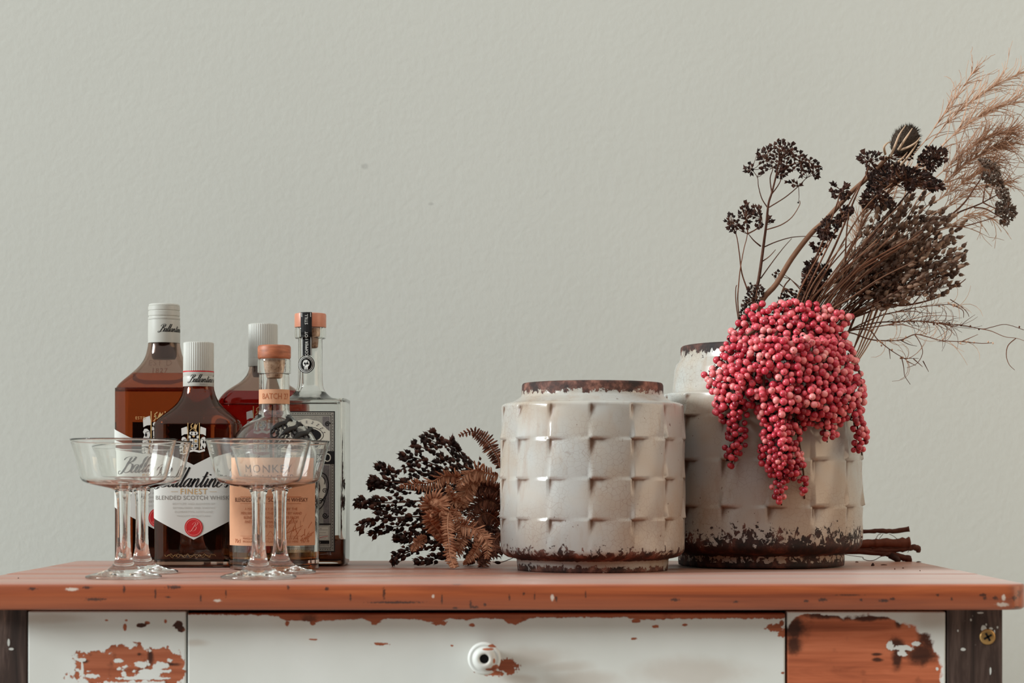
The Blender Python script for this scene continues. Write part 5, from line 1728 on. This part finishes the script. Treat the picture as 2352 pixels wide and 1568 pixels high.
# feathery tan grass sweeping to the upper right
rg = random.Random(8)
def plume(label, spine, nfil, spread, length, Y0, Y1, w=.0007):
    t = thing('feathery_grass', label, 'dried grass', root, ARR)
    pp = px_path(spine, Y0, Y1)
    c = cr(rooted(pp), 6)
    MB().tube([p - root for p in c], [lerp(w * 1.9, w * .6, i / (len(c) - 1)) for i in range(len(c))], 4).build('stem', M['tan'], t)
    b = MB()
    body = c[len(c) // 3:]
    for k in range(int(nfil * 2.1)):
        f = rg.uniform(.25, 1.0) ** .7
        i = min(int(f * (len(body) - 1)), len(body) - 2)
        p = body[i]
        d = (body[i + 1] - body[i]).normalized()
        a = rg.uniform(-spread, spread)
        d2 = Matrix.Rotation(a, 3, Vector((0, 1, 0))) @ d
        d2 = (d2 + Vector((0, rg.uniform(-.35, .35), 0))).normalized()
        l = length * rg.uniform(.4, 1.25) * (1.15 - .5 * f)
        curl = rg.uniform(-.25, .25)
        q = [p - root]
        dd = d2
        for s_ in range(4):
            dd = (Matrix.Rotation(curl, 3, Vector((0, 1, 0))) @ dd)
            q.append(q[-1] + dd * l / 4)
            if rg.random() < .30:
                e_ = (Matrix.Rotation(rg.uniform(-.7, .7), 3, Vector((0, 1, 0))) @ dd)
                b.tube([q[-1], q[-1] + e_ * l * .2, q[-1] + (e_ + rv(.3)) * l * .36], [.00042, .00036, .00026], 3, False)
        b.tube(q, [.00062, .00056, .00048, .00038, .00026], 3, False)
    o = b.build('filaments', M['tan'], t); o['kind'] = 'stuff'
for label, spine, nf, sp, ln in (
    ('leftmost feathery grass stem, rising steepest behind the teasel', [(2060, 430), (2135, 310), (2185, 240), (2235, 165)], 16, .30, .05),
    ('feathery grass stem with its tip at the upper right corner of the spray', [(2080, 440), (2160, 300), (2250, 220), (2345, 165)], 26, .34, .06),
    ('feathery grass stem just under the topmost ones, arching to the right', [(2080, 470), (2170, 330), (2260, 260), (2335, 235)], 30, .4, .055),
    ('loose feathery grass stem in the middle of the tan plume', [(2090, 490), (2180, 380), (2260, 320), (2320, 300)], 48, .6, .05),
    ('thick feathery grass stem filling the middle of the tan plume', [(2090, 500), (2170, 420), (2240, 360), (2310, 330)], 60, .7, .05),
    ('lower feathery grass stem of the tan plume, above the flat right head', [(2090, 520), (2170, 450), (2240, 400), (2290, 370)], 44, .7, .045),
    ('feathery grass stem spreading behind the flat right seed head', [(2100, 540), (2180, 470), (2240, 430), (2310, 420)], 26, .8, .045),
    ('lowest feathery grass stem, thin filaments under the flat right head', [(2110, 570), (2180, 520), (2230, 490), (2280, 500)], 14, .9, .045),
    ('pale feathery grass stem caught among the pods of the spray', [(1950, 640), (1965, 560), (1975, 520), (1990, 470)], 40, .9, .03),
    ('pale feathery grass stem over the dark seed heads', [(1990, 560), (2020, 480), (2060, 420), (2120, 380)], 30, .6, .035)):
    plume(label, spine, nf, sp, ln, 2.455, 2.465 + rg.uniform(-.01, .03))

# wispy twigs reaching out low at the right
W = [('long wispy twig reaching furthest right, low beside the berries', [(560, 1030), (800, 950), (1000, 935), (1230, 930), (1450, 955), (1600, 965), (1780, 1000), (1870, 985), (2000, 960), (2164, 1010)], [[(1780, 1000), (1870, 1020), (1990, 1070), (2100, 1085), (2200, 1120)], [(2090, 1085), (2020, 1150), (2005, 1240), (2030, 1320), (2080, 1370)]]),
     ('thin knobbly twig running level under the wispy ones', [(560, 1035), (760, 1090), (880, 1105), (1050, 1100), (1180, 1050), (1290, 1070), (1420, 1105), (1600, 1115), (1780, 1130), (1880, 1125)], [[(1600, 1115), (1680, 1080), (1750, 1050)], [(1180, 1050), (1230, 1130), (1250, 1220), (1200, 1310), (1110, 1350)], [(1050, 1100), (1130, 1140), (1200, 1155)]]),
     ('drooping thin twig, its tip hanging lowest right of the berries', [(560, 1030), (760, 1010), (850, 1100), (970, 1195), (1100, 1275)], [[(1060, 1250), (1080, 1340), (1090, 1420), (1140, 1500)], [(1060, 1265), (1215, 1265)], [(1110, 1290), (1190, 1330)], [(1170, 1270), (1250, 1340)], [(950, 1180), (960, 1270)], [(1255, 1290), (1305, 1385)]]),
     ('dark branching twig above the wispy ones, bent down at its tip', [(580, 1020), (850, 890), (1000, 850), (1180, 810), (1400, 785), (1500, 780), (1570, 800)], [[(1500, 735), (1600, 800), (1650, 850), (1670, 890)], [(1500, 780), (1610, 830), (1620, 900)], [(1000, 850), (1150, 840), (1300, 860), (1420, 850)]]),
     ('tangled wispy twig in the middle of the low right spray', [(580, 1025), (900, 970), (1100, 930), (1300, 940), (1500, 970)], [[(900, 970), (1050, 960), (1200, 1000), (1290, 1050)], [(1100, 930), (1250, 890), (1400, 880), (1560, 890)]])]
for label, spine, subs in W:
    t = thing('wispy_twig', label, 'dried twig', root, ARR)
    pp = px_path(z2px(O4, K4, spine), 2.43, 2.40)
    c = cr(rooted(pp), 5)
    MB().tube([p - root for p in c], [lerp(.0013, .00045, i / (len(c) - 1)) for i in range(len(c))], 4).build('stem', M['stalk'], t)
    for sb in subs:
        q = cr(px_path(z2px(O4, K4, sb), 2.405, 2.40 + rg.uniform(-.02, .02)), 5)
        MB().tube([p - root for p in q], [lerp(.0007, .0003, i / (len(q) - 1)) for i in range(len(q))], 4).build('branch', M['stalk'], t)
    b = MB()
    for k in range(26 if 'drooping' not in label else 6):
        x = rg.uniform(900, 1650); y = rg.uniform(790, 1080)
        i0 = min(c[12:], key=lambda v: abs((v.x * F / v.y + CX) - (O4[0] + x / K4)))
        p = i0 - root
        d = Vector((rg.uniform(.1, 1), rg.uniform(-.4, .4), rg.uniform(-.7, .7))).normalized()
        l = rg.uniform(.015, .042); cu = rg.uniform(-.5, .5)
        q = [p]
        for s_ in range(5):
            d = Matrix.Rotation(cu, 3, Vector((0, 1, 0))) @ d
            q.append(q[-1] + d * l / 5)
        b.tube(q, [.00042, .0004, .00036, .0003, .00026, .0002], 3, False)
    for k in range(10):
        p = rg.choice(c[14:]) - root + rv(.002)
        blob(b, p, .0012, .0012, .0014, n=5, m=3)
    o = b.build('filaments', M['tan'] if rg.random() < .7 else M['stalk'], t); o['kind'] = 'stuff'

# ------------------------------------------------------------------ the dried bouquet lying behind the pots
O5, K5 = (800, 960), 4.127
LIE = 'dried branches lying behind the pots'
YB = 2.566
def lie_branch(label, right_pts, r, sprigs, mat=M['twig_cut']):
    """a woody branch: cut end at the right, running behind the pots to its dark podded sprigs at the left"""
    a = [P(x, y, YB) for x, y in right_pts]
    hub = P(1150, 1180 + random.uniform(-50, 50), 2.53)
    base = Vector((a[-1].x, a[-1].y, TOP))
    t = thing('dried_branch', label, 'dried branch', base, LIE)
    mid_ = [P(1800, right_pts[0][1] + 4, YB), P(1500, right_pts[0][1] - 15, 2.556)]
    c = cr(list(reversed(a)) + mid_ + [hub], 5)
    n = len(c)
    MB().tube([p - base + rv(.0005) for p in c], [lerp(r, r * .45, i / (n - 1)) * random.uniform(.88, 1.12) for i in range(n)], 7).build('stem', mat, t)
    for st, Y0, Y1, npod, thick in sprigs:
        pts = px_path(z2px(O5, K5, st), Y0, Y1)
        cc = cr([hub] + pts, 6)
        MB().tube([p - base for p in cc], [lerp(.0014, .0006, i / (len(cc) - 1)) for i in range(len(cc))], 4).build('sprig', M['twig'], t)
        body = cc[6:]
        npod = int(npod * 1.25)
        for k in range(npod):
            f = 1 - (k / npod) ** 1.15 * .98
            x = f * (len(body) - 1)
            i = min(int(x), len(body) - 2)
            p = body[i].lerp(body[i + 1], x - i)
            d = (body[i + 1] - body[i]).normalized()
            off = rv(1); off = (off - d * off.dot(d)).normalized()
            q = p + off * thick * random.uniform(.2, 1.0) * (.35 + .65 * (1 - f) ** .5)
            q.z = max(q.z, TOP + .004)
            child(t, 'seed_pod', random.choice(DPODS), q - base, .0064 * random.uniform(.65, 1.35), d + off * .6, random.uniform(.75, 1.05))
    return t
lie_branch('lying dried branch whose cut end is topmost at the right, bowed up', [(1977, 1221), (2015, 1219), (2050, 1219), (2089, 1214)], .0036,
    [([(1250, 560), (1050, 430), (900, 240), (850, 160), (790, 120)], 2.53, 2.50, 20, .006), ([(1200, 520), (1050, 330), (1000, 240), (980, 190)], 2.53, 2.52, 16, .006), ([(1250, 500), (1050, 310), (850, 240), (740, 190), (690, 200)], 2.54, 2.53, 36, .011)])
lie_branch('thickest lying dried branch, its squared cut end in the middle at the right', [(1977, 1249), (2020, 1247), (2060, 1247), (2090, 1246)], .0072,
    [([(1200, 600), (950, 420), (750, 300), (610, 240)], 2.52, 2.50, 40, .011), ([(1150, 620), (900, 480), (650, 380), (500, 355)], 2.52, 2.49, 52, .012), ([(1150, 650), (900, 560), (700, 520), (560, 460), (430, 540), (340, 480), (280, 450)], 2.51, 2.47, 56, .012)])
lie_branch('lying dried branch with a rounded knob at its right end', [(1968, 1261), (2010, 1263), (2060, 1262), (2085, 1258), (2100, 1256), (2112, 1262)], .0046,
    [([(1100, 700), (850, 660), (550, 620), (350, 600), (200, 580)], 2.49, 2.46, 60, .013), ([(1100, 720), (800, 700), (500, 670), (300, 640), (195, 650)], 2.50, 2.48, 50, .012), ([(1050, 780), (750, 780), (450, 800), (250, 800), (130, 780), (80, 825)], 2.47, 2.44, 60, .012)])
lie_branch('lowest lying dried branch, resting its forked cut end on the desk', [(1958, 1266), (2010, 1269), (2050, 1273), (2075, 1280), (2091, 1284)], .0050,
    [([(1050, 820), (800, 850), (550, 830), (370, 860), (250, 830), (200, 790)], 2.50, 2.48, 56, .012), ([(1000, 900), (700, 930), (450, 940), (250, 960), (95, 1050)], 2.46, 2.43, 64, .013), ([(950, 960), (700, 1000), (500, 1020), (350, 1050), (210, 1110)], 2.48, 2.45, 46, .010)])
MB().tube([P(2045, 1274, YB) , P(2060, 1283, YB - .004), P(2064, 1289, YB - .006)], [.005, .0042, .0038], 7).build('side_stub', M['twig'], bpy.data.objects['dried_branch.003']).matrix_parent_inverse = Matrix.Translation(-Vector(bpy.data.objects['dried_branch.003'].location))
lie_branch('lying dried branch just under the thickest one at the right', [(1970, 1256), (2010, 1257), (2050, 1257), (2080, 1257)], .0036,
    [([(1000, 1000), (800, 1080), (600, 1110), (520, 1150), (440, 1130)], 2.46, 2.43, 50, .011), ([(1050, 1050), (850, 1200), (650, 1240), (540, 1280), (450, 1330), (425, 1370)], 2.45, 2.41, 54, .012), ([(1100, 1100), (950, 1280), (800, 1340), (640, 1370)], 2.44, 2.41, 40, .010), ([(1150, 1100), (1150, 1250), (1200, 1320), (1150, 1370)], 2.47, 2.43, 60, .016), ([(1000, 950), (850, 940), (700, 900)], 2.50, 2.49, 60, .022), ([(1300, 1000), (1350, 1150), (1380, 1230), (1250, 1330)], 2.47, 2.45, 60, .018), ([(1050, 650), (900, 560), (780, 520)], 2.53, 2.52, 50, .020), ([(1100, 900), (1000, 800), (800, 800)], 2.51, 2.50, 60, .022), ([(1050, 1150), (900, 1100), (700, 1130)], 2.48, 2.47, 50, .02)])
# loose fibres at the right
t = thing('dry_fibre', 'thin looping fibre hanging under the cut branch ends at the right', 'plant fibre', P(1990, 1275, YB - .012))
base = Vector(t.location)
t.location = (base.x, base.y, TOP); base = Vector(t.location)
b = MB()
for st in ([(190, 480), (300, 500), (420, 515), (430, 535), (480, 555), (560, 552), (640, 510), (720, 480)], [(620, 300), (650, 260), (670, 238)], [(740, 238), (800, 270), (845, 310)], [(580, 300), (610, 250), (640, 240)], [(960, 460), (975, 440), (985, 400)]):
    q = cr([P(1900 + x / 5.204, 1180 + y / 5.204, YB - .008) for x, y in st], 4)
    q = [Vector((p.x, p.y, max(p.z, TOP + .0008))) for p in q]
    b.tube([p - base for p in q], .0005, 4)
o = b.build('strand', M['twig'], t); o['kind'] = 'stuff'

# ------------------------------------------------------------------ dry fern fronds curling over the lying bouquet
rf = random.Random(14)
def frond(label, path, Y0, Y1, L0, mat, side=0, n=22, droop=.4, curl=.0, w=.0026):
    """rachis with separate leaflets on both sides (side +1 / -1 keeps one side only)"""
    pp = [P(O5[0] + x / K5, O5[1] + y / K5, lerp(Y0, Y1, i / (len(path) - 1))) for i, (x, y) in enumerate(path)]
    pp = [Vector((p.x, p.y, max(p.z, TOP + .002))) for p in pp]
    c = cr(pp, 7)
    base = Vector((pp[0].x, pp[0].y, TOP))
    t = thing('fern_frond', label, 'dried fern', base, 'dry fern fronds')
    m = len(c); n = int(n * 1.35)
    MB().tube([p - base for p in c], [lerp(.0015, .0005, i / (m - 1)) for i in range(m)], 5).build('rachis', mat, t)
    for k in range(n):
        f = (k + .5) / n
        x = f * (m - 1); i = min(int(x), m - 2)
        p = c[i].lerp(c[i + 1], x - i)
        d = (c[i + 1] - c[i]).normalized()
        up = Vector((0, -1, 0))
        sd = d.cross(up)
        sd = sd.normalized() if sd.length > .05 else d.orthogonal().normalized()
        for sg in ((-1, 1) if side == 0 else (side,)):
            l = L0 * .85 * (math.sin(PI * min(1, .12 + .86 * f)) ** .7) * rf.uniform(.85, 1.12)
            v = (sd * sg + d * .30 + Vector((0, -.25 + rf.uniform(-.2, .15), -droop * rf.uniform(.5, 1.0)))).normalized()
            wv = d * w * .5
            nrm = v.cross(d).normalized()
            q1 = p + v * l * .45 + nrm * l * rf.uniform(-.12, .2)
            q2 = p + v * l * .85 + nrm * l * (rf.uniform(-.25, .3) + curl) - d * l * .05
            tip = q2 + (v * .2 + nrm * (curl + .12) + rv(.05)) * l
            th = nrm * .00035
            vs = [p - wv * .7, p + wv * .7, q1 - wv * 1.05 + nrm * .0009, q1 + wv * 1.05 + nrm * .0009, q2 - wv * .7, q2 + wv * .6, tip]
            vs = [a - base for a in vs]
            for a in vs:
                if a.z < .0012: a.z = .0012
            lo = [a + th for a in vs]; hi = [a - th for a in vs]
            fs = [(0, 1, 3, 2), (2, 3, 5, 4), (4, 5, 6)]
            fb = [tuple(reversed([j + 7 for j in q])) for q in fs]
            sides = [(0, 2, 9, 7), (2, 4, 11, 9), (4, 6, 13, 11), (1, 8, 10, 3), (3, 10, 12, 5), (5, 12, 13, 6), (0, 7, 8, 1)]
            MB().add(lo + hi, fs + fb + sides).build('leaflet', mat, t)
    return t
frond('pale fern frond pointing left along the top of the lying bunch', [(1060, 560), (1000, 545), (900, 550), (780, 610), (640, 620), (490, 640)], 2.43, 2.41, .016, M['fern'], 0, 22, .9)
frond('pale fern frond arching beside the shorter pot, bent down at its tip', [(1420, 545), (1290, 515), (1200, 490), (1110, 540), (1040, 650)], 2.44, 2.42, .018, M['fern'], 0, 20, .9)
frond('small fern frond curling down in the middle of the lying bunch', [(1120, 820), (1040, 790), (1000, 790), (970, 720), (945, 640)], 2.43, 2.405, .012, M['fern'], 0, 16, .2)
frond('tightly curled pale fern frond at the centre of the lying bunch', [(960, 930), (880, 905), (790, 870), (768, 800), (830, 765), (890, 830), (860, 890), (815, 840)], 2.42, 2.375, .014, M['fern'], 0, 30, .0, .3, .0042)
frond('striped fern frond hanging in an arc left of the centre', [(925, 1180), (890, 1120), (850, 1060), (790, 990), (765, 930), (800, 890)], 2.41, 2.385, .013, M['fern'], 0, 20, .1, .1, .0034)
frond('long pale fern frond hanging straight down onto the desk top', [(1000, 890), (955, 890), (940, 1000), (950, 1150), (965, 1300), (1000, 1400), (1015, 1440)], 2.40, 2.335, .011, M['fern'], 0, 26, .1, .2, .0034)
frond('pale fern frond arching over to the right, low in front', [(1000, 1010), (1060, 1020), (1180, 1040), (1270, 1110), (1320, 1200), (1310, 1330)], 2.41, 2.37, .017, M['fern'], 0, 24, .6)
frond('fern frond curling down to the left at the lower right', [(1290, 1060), (1270, 1120), (1240, 1200), (1180, 1300), (1090, 1380)], 2.40, 2.36, .011, M['fern'], 0, 20, .0, .2)
frond('spiky fern frond standing up above the bunch beside the shorter pot', [(1440, 470), (1425, 390), (1380, 310), (1330, 230), (1260, 170), (1180, 125), (1050, 165)], 2.45, 2.44, .013, M['fern_dark'], 0, 20, .5)
frond('small fern frond at the lower left of the lying bunch', [(740, 1130), (700, 1150), (650, 1185), (600, 1260)], 2.41, 2.39, .010, M['fern'], 0, 12, .2)
frond('tiny fern tip touching the desk at the lower right', [(1310, 1230), (1300, 1330), (1270, 1390), (1235, 1445)], 2.39, 2.36, .010, M['fern_dark'], 0, 12, .2)
frond('brown fern frond crossing behind the pale ones, upper right', [(1440, 720), (1380, 670), (1300, 650), (1200, 660), (1120, 720)], 2.46, 2.45, .017, M['fern_dark'], 0, 20, .5)
frond('brown fern frond close to the shorter pot, half way down', [(1440, 860), (1400, 800), (1330, 770), (1250, 790), (1180, 860), (1150, 960)], 2.46, 2.44, .018, M['fern_dark'], 0, 22, .5)
frond('brown fern frond low beside the shorter pot', [(1440, 1000), (1380, 930), (1300, 900), (1230, 960), (1200, 1060)], 2.46, 2.44, .018, M['fern_dark'], 0, 20, .5)
frond('narrow fern frond curling in front of the dark centre', [(1010, 860), (1040, 960), (1090, 1090), (1060, 1200), (1020, 1260), (1000, 1200)], 2.41, 2.38, .012, M['fern'], 0, 22, .1, .2)
frond('brown fern frond at the bottom beside the shorter pot', [(1440, 1100), (1380, 1180), (1400, 1260), (1350, 1300)], 2.45, 2.42, .014, M['fern_dark'], 0, 16, .4)
frond('brown fern frond pointing down behind the pale arching one', [(1250, 560), (1180, 600), (1120, 680), (1090, 780), (1050, 860)], 2.44, 2.43, .017, M['fern'], 0, 22, .4)

# ------------------------------------------------------------------ crumbs fallen on the desk top
rc_ = random.Random(4)
CR = [('black crumb on the desk top right of the taller pot, largest there', 2005, 1296, 4.5, 3.5), ('flat dark crumb just right of the taller pot foot', 2030, 1296.5, 9, 1.2), ('small dark crumb under the branch ends at the right', 2074, 1304, 3, 1.2), ('tiny upright crumb on the right of the desk top', 2055, 1306, 1.2, 2.0),
      ('tiny dark crumb near the back right corner of the desk', 2110, 1289.8, 6, 1.2), ('tiny dark crumb further right than the tall pot foot', 2113, 1310, 1.5, 1.0), ('dark crumb at the back edge beside the lying stems', 1968, 1290, 4, 1.3), ('tiny dark speck on the left end of the desk top', 42, 1327, 1.5, 1.2)]
for lab, px, py, rx, ry in CR:
    Y = 0.1043 * F / (py + ry - HY)
    Y = min(Y, 2.575)
    k = Y / F
    b = MB()
    rings = []
    for rr, z in ((1, 0.0), (.95, ry * k * 1.0), (.3, ry * k * 2)):
        rings.append([(rx * k * rr * rc_.uniform(.7, 1.1) * math.cos(2 * PI * i / 7), min(rx, 4) * k * rr * rc_.uniform(.7, 1.1) * math.sin(2 * PI * i / 7), z) for i in range(7)])
    o = b.rings(rings).build('crumb', M['twig'], None, smooth=False)
    o.location = ((px - CX) * k, Y, TOP + .0001)
    tag(o, lab, 'crumb', 'plant crumbs on the desk')
Y = 2.40
t = thing('fallen_seed', 'single dark seed with a thin bent stalk on the desk left of the shorter pot', 'seed', Vector((P(1143, 1292, Y).x, Y, TOP)))
base = Vector(t.location)
MB().tube([p - base for p in cr([P(1146, 1292, Y), P(1158, 1289, Y), P(1178, 1281, Y)], 4)], .0006, 4).build('stalk', M['twig'], t)
child(t, 'husk', DPODS[0], P(1143, 1291.5, Y) - base, .008, Vector((-1, 0, .1)), .7)
